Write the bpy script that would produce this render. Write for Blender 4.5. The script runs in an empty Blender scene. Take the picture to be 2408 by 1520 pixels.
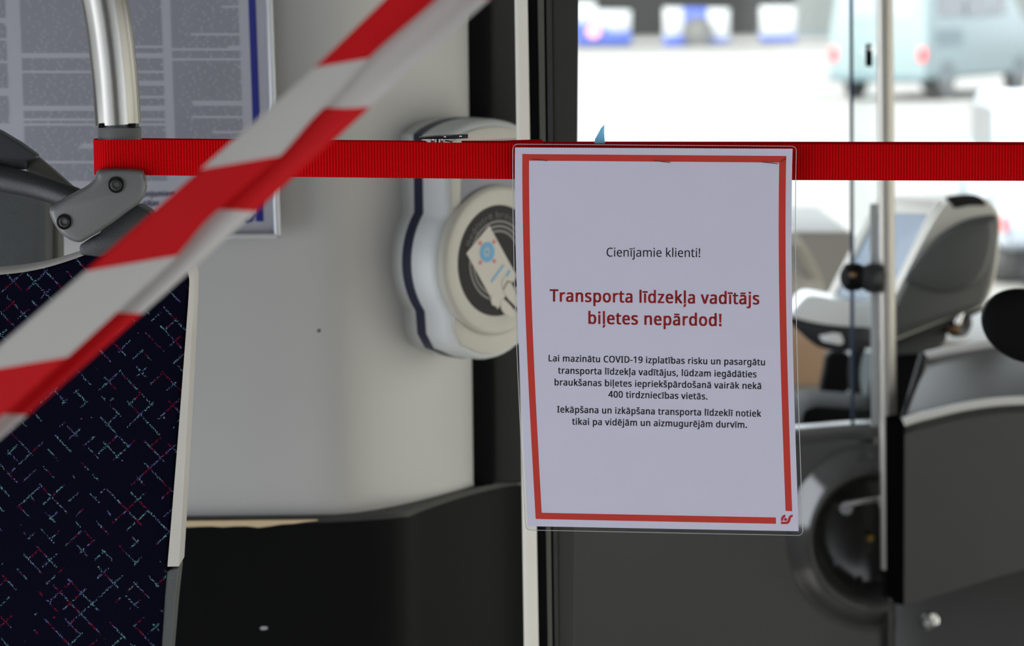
import bpy, bmesh, math, random
from mathutils import Vector, Matrix, Euler
random.seed(7)
SC = bpy.context.scene
COL = SC.collection
R = math.radians

# ------------------------------------------------------------------ camera
F = 7000.0                                   # focal length in pixels of the 2408x1520 frame
cam = bpy.data.cameras.new('camera')
cam.sensor_width = 36.0
cam.sensor_fit = 'HORIZONTAL'
cam.lens = F * 36.0 / 2408.0
cam.clip_start = 0.05
cam.clip_end = 600
cam.dof.use_dof = True
cam.dof.focus_distance = 2.27
cam.dof.aperture_fstop = 9.6
cam.dof.aperture_blades = 8
co = bpy.data.objects.new('camera', cam)
COL.objects.link(co)
CP = Vector((0, 0, 1.55))
co.location = CP
CM = (Euler((R(90 - 6.6), 0, 0)).to_matrix() @ Matrix.Rotation(R(-0.6), 3, 'Z'))
co.rotation_euler = CM.to_euler()
SC.camera = co

# ------------------------------------------------------------------ sky and exposure
world = bpy.data.worlds.new('sky')
SC.world = world
world.use_nodes = True
bg = world.node_tree.nodes['Background']
bg.inputs[0].default_value = (0.90, 0.95, 1.0, 1)
bg.inputs[1].default_value = 3.4
sun = bpy.data.lights.new('sun', 'SUN')
sun.energy = 12.0
sun.angle = R(2)
sun.color = (1.0, 0.96, 0.88)
so = bpy.data.objects.new('sun', sun)
COL.objects.link(so)
so.rotation_euler = Vector((.514, .386, -.766)).to_track_quat('-Z', 'Y').to_euler()
SC.view_settings.view_transform = 'Standard'
SC.view_settings.look = 'None'
SC.view_settings.exposure = 0.35
SC.view_settings.gamma = 1.0
SC.view_settings.use_curve_mapping = False
cy = SC.cycles
cy.use_denoising = True
cy.max_bounces = 10
cy.diffuse_bounces = 5
cy.glossy_bounces = 4
cy.transparent_max_bounces = 16
cy.sample_clamp_indirect = 6
cy.caustics_reflective = False
cy.caustics_refractive = False

# daylight coming in through the side and rear windows (portals guide the sky light)
def portal(loc, rot, sx, sy):
    l = bpy.data.lights.new('daylight', 'AREA')
    l.shape = 'RECTANGLE'
    l.size, l.size_y = sx, sy
    l.energy = 1
    l.cycles.is_portal = True
    o = bpy.data.objects.new('daylight', l)
    COL.objects.link(o)
    o.location = loc
    o.rotation_euler = rot
portal((-1.33, -0.1, 1.0), (0, R(-90), 0), 1.5, 5.9)
portal((-1.33, 4.75, 1.5), (0, R(-90), 0), 1.4, 3.3)
portal((1.33, 1.6, 1.0), (0, R(90), 0), 1.5, 9.2)
portal((0, 6.82, 1.5), (R(-90), 0, 0), 2.4, 1.6)

# ------------------------------------------------------------------ placing helpers
def ray(px, py):
    return CM @ Vector(((px - 1204.0) / F, -(py - 760.0) / F, -1.0))
def A(px, py, Y):
    """the point of the plane y = Y that is seen at this place of the photo"""
    d = ray(px, py)
    return CP + d * (Y / d.y)
def AD(px, py, depth):
    return CP + ray(px, py) * depth

# ------------------------------------------------------------------ materials
def lin(c):
    c = c / 255.0
    return c / 12.92 if c <= 0.04045 else ((c + 0.055) / 1.055) ** 2.4
def rgb(r, g, b):
    return (lin(r), lin(g), lin(b), 1.0)
def mat(name, col, rough=0.5, metal=0.0, bump=0.0, bscale=300.0, var=0.0, vscale=20.0, spec=0.5, coat=0.0, trans=0.0):
    m = bpy.data.materials.new(name)
    m.use_nodes = True
    nt = m.node_tree
    p = nt.nodes['Principled BSDF']
    p.inputs['Base Color'].default_value = col
    p.inputs['Roughness'].default_value = rough
    p.inputs['Metallic'].default_value = metal
    p.inputs['Specular IOR Level'].default_value = spec
    p.inputs['Coat Weight'].default_value = coat
    tc = nt.nodes.new('ShaderNodeTexCoord')
    if bump:
        n = nt.nodes.new('ShaderNodeTexNoise')
        n.inputs['Scale'].default_value = bscale
        n.inputs['Detail'].default_value = 3
        nt.links.new(tc.outputs['Object'], n.inputs['Vector'])
        b = nt.nodes.new('ShaderNodeBump')
        b.inputs['Strength'].default_value = bump
        b.inputs['Distance'].default_value = 0.001
        nt.links.new(n.outputs['Fac'], b.inputs['Height'])
        nt.links.new(b.outputs['Normal'], p.inputs['Normal'])
    if var:
        n = nt.nodes.new('ShaderNodeTexNoise')
        n.inputs['Scale'].default_value = vscale
        n.inputs['Detail'].default_value = 4
        nt.links.new(tc.outputs['Object'], n.inputs['Vector'])
        mx = nt.nodes.new('ShaderNodeMix')
        mx.data_type = 'RGBA'
        mx.inputs[6].default_value = tuple(max(0, c * (1 - var)) for c in col[:3]) + (1,)
        mx.inputs[7].default_value = tuple(min(1, c * (1 + var)) for c in col[:3]) + (1,)
        nt.links.new(n.outputs['Fac'], mx.inputs[0])
        nt.links.new(mx.outputs[2], p.inputs['Base Color'])
    return m

def clear_mat(name, tint, gloss, rough=0.03):
    """thin clear sheet: lets light straight through and mirrors a little"""
    m = bpy.data.materials.new(name)
    m.use_nodes = True
    nt = m.node_tree
    nt.nodes.remove(nt.nodes['Principled BSDF'])
    t = nt.nodes.new('ShaderNodeBsdfTransparent')
    t.inputs[0].default_value = tint
    g = nt.nodes.new('ShaderNodeBsdfGlossy')
    g.inputs['Roughness'].default_value = rough
    lw = nt.nodes.new('ShaderNodeFresnel')
    lw.inputs[0].default_value = 1.45
    mu = nt.nodes.new('ShaderNodeMath')
    mu.operation = 'MULTIPLY'
    mu.inputs[1].default_value = gloss
    mx = nt.nodes.new('ShaderNodeMixShader')
    nt.links.new(lw.outputs[0], mu.inputs[0])
    nt.links.new(mu.outputs[0], mx.inputs[0])
    nt.links.new(t.outputs[0], mx.inputs[1])
    nt.links.new(g.outputs[0], mx.inputs[2])
    nt.links.new(mx.outputs[0], nt.nodes['Material Output'].inputs[0])
    return m

M = {}
M['paper'] = mat('white_paper', (0.72, 0.70, 0.82, 1), 0.55, var=0.02, vscale=40)
M['ink'] = mat('black_ink', (0.010, 0.008, 0.012, 1), 0.5, var=0.1)
M['red_ink'] = mat('red_ink', (0.52, 0.012, 0.012, 1), 0.5, var=0.08)
M['border_ink'] = mat('orange_red_ink', (0.62, 0.030, 0.012, 1), 0.5, var=0.12, vscale=14)
M['laminate'] = clear_mat('clear_laminate', (0.96, 0.96, 0.97, 1), 0.2, 0.08)
M['laminate_edge'] = mat('laminate_edge', (0.42, 0.43, 0.44, 1), 0.2)
M['staple'] = mat('staple_wire', rgb(120, 95, 70), 0.3, 0.9, var=0.1)
M['steel'] = mat('brushed_steel', (0.30, 0.29, 0.27, 1), 0.28, 1.0, var=0.04, vscale=60)
M['chrome'] = mat('chrome', (0.75, 0.75, 0.75, 1), 0.12, 1.0, var=0.03)
M['dark_metal'] = mat('dark_metal', (0.035, 0.035, 0.036, 1), 0.3, 0.6, var=0.1)
M['grey_plastic'] = mat('grey_plastic', (0.115, 0.117, 0.115, 1), 0.36, bump=0.15, bscale=900, var=0.05)
M['dark_plastic'] = mat('dark_grey_plastic', (0.022, 0.024, 0.027, 1), 0.42, bump=0.25, bscale=900, var=0.06)
M['mid_plastic'] = mat('grey_textured_plastic', (0.065, 0.070, 0.070, 1), 0.6, bump=0.5, bscale=700, var=0.12, vscale=60)
M['black'] = mat('black_rubber', (0.004, 0.004, 0.0045, 1), 0.6, var=0.1, spec=0.08)
M['seat_frame'] = mat('seat_edge_plastic', (0.54, 0.515, 0.48, 1), 0.45, bump=0.15, bscale=600, var=0.05)
M['wall'] = mat('cream_wall_panel', (0.52, 0.512, 0.50, 1), 0.5, var=0.04, vscale=5)
M['lower'] = mat('black_lower_panel', (0.0055, 0.0056, 0.006, 1), 0.45, bump=0.1, bscale=300, var=0.1, spec=0.06)
M['post_grey'] = mat('dark_grey_post', (0.040, 0.040, 0.037, 1), 0.5, var=0.08, spec=0.25)
M['tan'] = mat('tan_trim', (0.70, 0.54, 0.34, 1), 0.5, var=0.1)
M['alu'] = mat('pale_aluminium_strip', (0.88, 0.85, 0.76, 1), 0.35, 0.0, var=0.03)
M['olive'] = mat('olive_rib', (0.085, 0.083, 0.068, 1), 0.5, var=0.08)
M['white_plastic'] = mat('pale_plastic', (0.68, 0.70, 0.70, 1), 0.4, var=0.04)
M['cream_plastic'] = mat('cream_plastic', (0.52, 0.50, 0.44, 1), 0.4, var=0.04)
M['navy'] = mat('navy_stripe', (0.012, 0.018, 0.05, 1), 0.4, var=0.05)
M['disc_dark'] = mat('charcoal_disc', (0.011, 0.010, 0.010, 1), 0.55, spec=0.25, var=0.06)
M['disc_grey'] = mat('grey_print', (0.22, 0.21, 0.20, 1), 0.5, var=0.05)
M['card'] = mat('card_print', (0.60, 0.56, 0.50, 1), 0.5, var=0.04)
M['blue_print'] = mat('blue_print', (0.12, 0.38, 0.62, 1), 0.5, var=0.05)
M['pink_print'] = mat('pink_red_print', (0.60, 0.16, 0.16, 1), 0.5, var=0.05)
M['grey_display'] = mat('grey_display', (0.22, 0.22, 0.26, 1), 0.3, var=0.05)
M['poster_paper'] = mat('poster_paper', (0.46, 0.46, 0.52, 1), 0.4, var=0.02)
M['poster_ink'] = mat('poster_fine_print', (0.22, 0.225, 0.26, 1), 0.5, var=0.15)
M['poster_bold'] = mat('poster_bold_print', (0.045, 0.05, 0.14, 1), 0.5, var=0.1)
M['poster_blue'] = mat('poster_blue', (0.010, 0.018, 0.23, 1), 0.4, var=0.05)
M['silver'] = mat('silver_frame', (0.62, 0.63, 0.65, 1), 0.35, 0.3, var=0.03)
M['door_grey'] = mat('grey_cab_door', (0.062, 0.062, 0.059, 1), 0.15, bump=0.04, bscale=500, var=0.06, spec=1.0)
M['box_grey'] = mat('grey_box', (0.064, 0.062, 0.060, 1), 0.34, bump=0.1, bscale=500, var=0.06)
M['box_highlight'] = mat('box_edge_highlight', (0.78, 0.77, 0.75, 1), 0.3, var=0.04)  # pale colour painting the highlight on the box edges
M['glass'] = clear_mat('clear_glass', (0.95, 0.97, 0.97, 1), 0.7)
M['glass_edge'] = mat('blue_glass_edge', (0.010, 0.035, 0.085, 1), 0.2, var=0.05)
M['term'] = mat('terminal_case', (0.66, 0.64, 0.57, 1), 0.4, var=0.05)
M['term_white'] = mat('terminal_white_lip', (0.92, 0.94, 0.94, 1), 0.25, var=0.04)
M['term_dark'] = mat('terminal_dark_side', (0.078, 0.081, 0.078, 1), 0.45, bump=0.1, var=0.06)
M['screen'] = mat('blue_grey_screen', (0.29, 0.36, 0.45, 1), 0.25, var=0.05)
M['brown'] = mat('tan_cardboard', (0.40, 0.25, 0.15, 1), 0.6, var=0.1)
M['dash'] = mat('dashboard_grey', (0.30, 0.285, 0.255, 1), 0.5, var=0.1, vscale=6)
M['console'] = mat('pale_blue_grey_console', (0.26, 0.30, 0.33, 1), 0.4, var=0.06)
M['brass'] = mat('brass', (0.60, 0.38, 0.10, 1), 0.3, 0.9, var=0.05)
M['blue_tag'] = mat('pale_blue_tag', (0.24, 0.66, 1.0, 1), 0.4, var=0.05)
M['floor'] = mat('bus_floor', (0.36, 0.335, 0.30, 1), 0.6, var=0.15)
M['ceiling'] = mat('grey_ceiling', (0.26, 0.26, 0.25, 1), 0.6, var=0.03)
M['shell'] = mat('grey_bus_lining', (0.18, 0.18, 0.18, 1), 0.6, var=0.05)
M['pole_metal'] = mat('pale_pole_metal', (0.46, 0.435, 0.39, 1), 0.38, 0.75, var=0.03)
M['gap_shade'] = mat('painted_gap_shade', (0.002, 0.002, 0.002, 1), 0.9, spec=0.0, var=0.1)  # near-black colour painting the shadow beside the box
M['bolt'] = mat('black_bolt', (0.012, 0.012, 0.011, 1), 0.35, spec=0.4, var=0.1)
M['tint'] = clear_mat('tinted_side_glass', (0.985, 0.99, 1.0, 1), 0.6)
M['tint_dark'] = clear_mat('dark_tinted_glass', (0.70, 0.68, 0.63, 1), 0.6)
M['sill'] = mat('pale_sill', (0.40, 0.41, 0.42, 1), 0.5, var=0.05)
M['ground'] = mat('pale_dry_asphalt', (0.125, 0.122, 0.117, 1), 0.9, var=0.16, vscale=0.22)
M['bus_white'] = mat('bus_white_paint', (0.34, 0.35, 0.355, 1), 0.5, var=0.02)
M['bus_blue'] = mat('bus_blue_paint', (0.05, 0.08, 0.30, 1), 0.4, var=0.05)
M['bus_glass'] = mat('bus_dark_glass', (0.018, 0.018, 0.017, 1), 0.5, spec=0.2, var=0.3, vscale=0.6)
M['tyre'] = mat('tyre_rubber', (0.09, 0.09, 0.09, 1), 0.8, var=0.1)
M['hub'] = mat('grey_hub', (0.14, 0.14, 0.13, 1), 0.5, var=0.1)
M['van_blue'] = mat('pale_blue_van_paint', (0.155, 0.200, 0.206, 1), 0.35, var=0.03)
M['van_trim'] = mat('van_flap_paint', (0.085, 0.125, 0.14, 1), 0.4, var=0.03)
M['van_glass'] = mat('van_dark_glass', (0.06, 0.065, 0.07, 1), 0.15, var=0.1)
M['van_rear_glass'] = mat('van_rear_glass', (0.20, 0.22, 0.26, 1), 0.15, var=0.1)
M['tail_red'] = mat('red_tail_lamp', (0.75, 0.05, 0.06, 1), 0.3, var=0.05)
M['van_bumper'] = mat('van_grey_bumper', (0.10, 0.12, 0.13, 1), 0.6, var=0.1)
M['facade'] = mat('grey_facade', (0.115, 0.125, 0.122, 1), 0.8, var=0.08, vscale=0.3)
M['car_white'] = mat('white_car_paint', (0.29, 0.32, 0.36, 1), 0.3, var=0.02)

# ------------------------------------------------------------------ mesh helpers
def wloc(o):
    v = Vector((0, 0, 0))
    while o:
        v += o.location
        o = o.parent
    return v

def build(name, verts, faces, m, parent=None, bevel=0.0, seg=2, smooth=True, ang=38, uvs=None, bevang=30):
    off = wloc(parent) if parent else Vector((0, 0, 0))
    me = bpy.data.meshes.new(name)
    bm = bmesh.new()
    vs = [bm.verts.new(Vector(v) - off) for v in verts]
    fs = []
    for f in faces:
        try:
            fs.append(bm.faces.new([vs[i] for i in f]))
        except ValueError:
            pass
    if uvs is not None:
        ul = bm.loops.layers.uv.new('UVMap')
        for f in bm.faces:
            for l in f.loops:
                pass
        for f, idx in zip(fs, faces):
            for l, i in zip(f.loops, idx):
                l[ul].uv = uvs[i]
    else:
        bmesh.ops.recalc_face_normals(bm, faces=bm.faces)
    if bevel:
        bm.normal_update()
        ed = [e for e in bm.edges if len(e.link_faces) == 2 and e.calc_face_angle(0) > R(bevang)]
        if ed:
            bmesh.ops.bevel(bm, geom=ed, offset=bevel, segments=seg, profile=0.5, affect='EDGES', clamp_overlap=True)
    bm.to_mesh(me)
    bm.free()
    if smooth:
        for p in me.polygons:
            p.use_smooth = True
        me.set_sharp_from_angle(angle=R(ang))
    me.materials.append(m)
    o = bpy.data.objects.new(name, me)
    COL.objects.link(o)
    if parent:
        o.parent = parent
    return o

def tag(o, label=None, cat=None, group=None, kind=None):
    if label: o['label'] = label
    if cat: o['category'] = cat
    if group: o['group'] = group
    if kind: o['kind'] = kind
    return o

def thing(name, loc, label, cat, group=None):
    o = bpy.data.objects.new(name, None)
    o.empty_display_size = 0.05
    o.location = loc
    COL.objects.link(o)
    return tag(o, label, cat, group)

def prism(front, off):
    """closed prism: a front outline and the same outline moved by off"""
    n = len(front)
    off = Vector(off)
    v = [Vector(p) for p in front] + [Vector(p) + off for p in front]
    f = [list(range(n)), list(range(2 * n - 1, n - 1, -1))]
    for i in range(n):
        j = (i + 1) % n
        f.append([i, i + n, j + n, j])
    return v, f

def merge(*vf):
    V, Fc = [], []
    for v, f in vf:
        k = len(V)
        V += list(v)
        Fc += [[i + k for i in q] for q in f]
    return V, Fc

def boxw(x0, x1, y0, y1, z0, z1):
    return prism([(x0, y0, z0), (x1, y0, z0), (x1, y0, z1), (x0, y0, z1)], (0, y1 - y0, 0))

def tube(path, rad, n=24, cap=True):
    """swept tube along a list of points; rad a number or list"""
    P = [Vector(p) for p in path]
    if not isinstance(rad, (list, tuple)):
        rad = [rad] * len(P)
    V, Fc = [], []
    t0 = (P[1] - P[0]).normalized()
    up = Vector((0, 0, 1)) if abs(t0.z) < 0.9 else Vector((0, 1, 0))
    s = t0.cross(up).normalized()
    for i, p in enumerate(P):
        t = (P[min(i + 1, len(P) - 1)] - P[max(i - 1, 0)]).normalized()
        s = (s - t * s.dot(t)).normalized()
        b = t.cross(s)
        for k in range(n):
            a = 2 * math.pi * k / n
            V.append(p + (s * math.cos(a) + b * math.sin(a)) * rad[i])
    for i in range(len(P) - 1):
        for k in range(n):
            k2 = (k + 1) % n
            Fc.append([i * n + k, i * n + k2, (i + 1) * n + k2, (i + 1) * n + k])
    if cap:
        Fc.append(list(range(n - 1, -1, -1)))
        Fc.append([(len(P) - 1) * n + k for k in range(n)])
    return V, Fc

def basis(axis):
    a = Vector(axis).normalized()
    up = Vector((0, 0, 1)) if abs(a.z) < 0.9 else Vector((0, 1, 0))
    u = up.cross(a).normalized()
    return a, u, a.cross(u)

def lathe(org, axis, prof, n=48):
    """profile list of (radius, height along the axis)"""
    a, u, w = basis(axis)
    org = Vector(org)
    V, Fc = [], []
    for r, h in prof:
        for k in range(n):
            t = 2 * math.pi * k / n
            V.append(org + a * h + (u * math.cos(t) + w * math.sin(t)) * max(r, 1e-5))
    for i in range(len(prof) - 1):
        for k in range(n):
            k2 = (k + 1) % n
            Fc.append([i * n + k, i * n + k2, (i + 1) * n + k2, (i + 1) * n + k])
    Fc.append(list(range(n - 1, -1, -1)))
    Fc.append([(len(prof) - 1) * n + k for k in range(n)])
    return V, Fc

def catmull(pts, k=8, closed=False):
    P = [Vector(p) for p in pts]
    n = len(P)
    out = []
    rng = range(n if closed else n - 1)
    for i in rng:
        if closed:
            p0, p1, p2, p3 = P[i - 1], P[i], P[(i + 1) % n], P[(i + 2) % n]
        else:
            p0, p1, p2, p3 = P[max(i - 1, 0)], P[i], P[i + 1], P[min(i + 2, n - 1)]
        for j in range(k):
            t = j / k
            out.append(0.5 * ((2 * p1) + (p2 - p0) * t + (2 * p0 - 5 * p1 + 4 * p2 - p3) * t * t + (3 * p1 - p0 - 3 * p2 + p3) * t ** 3))
    if not closed:
        out.append(P[-1])
    return out
def cat2(pts, k=8, closed=False):
    return [(p.x, p.y) for p in catmull([(x, y, 0) for x, y in pts], k, closed)]

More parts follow.
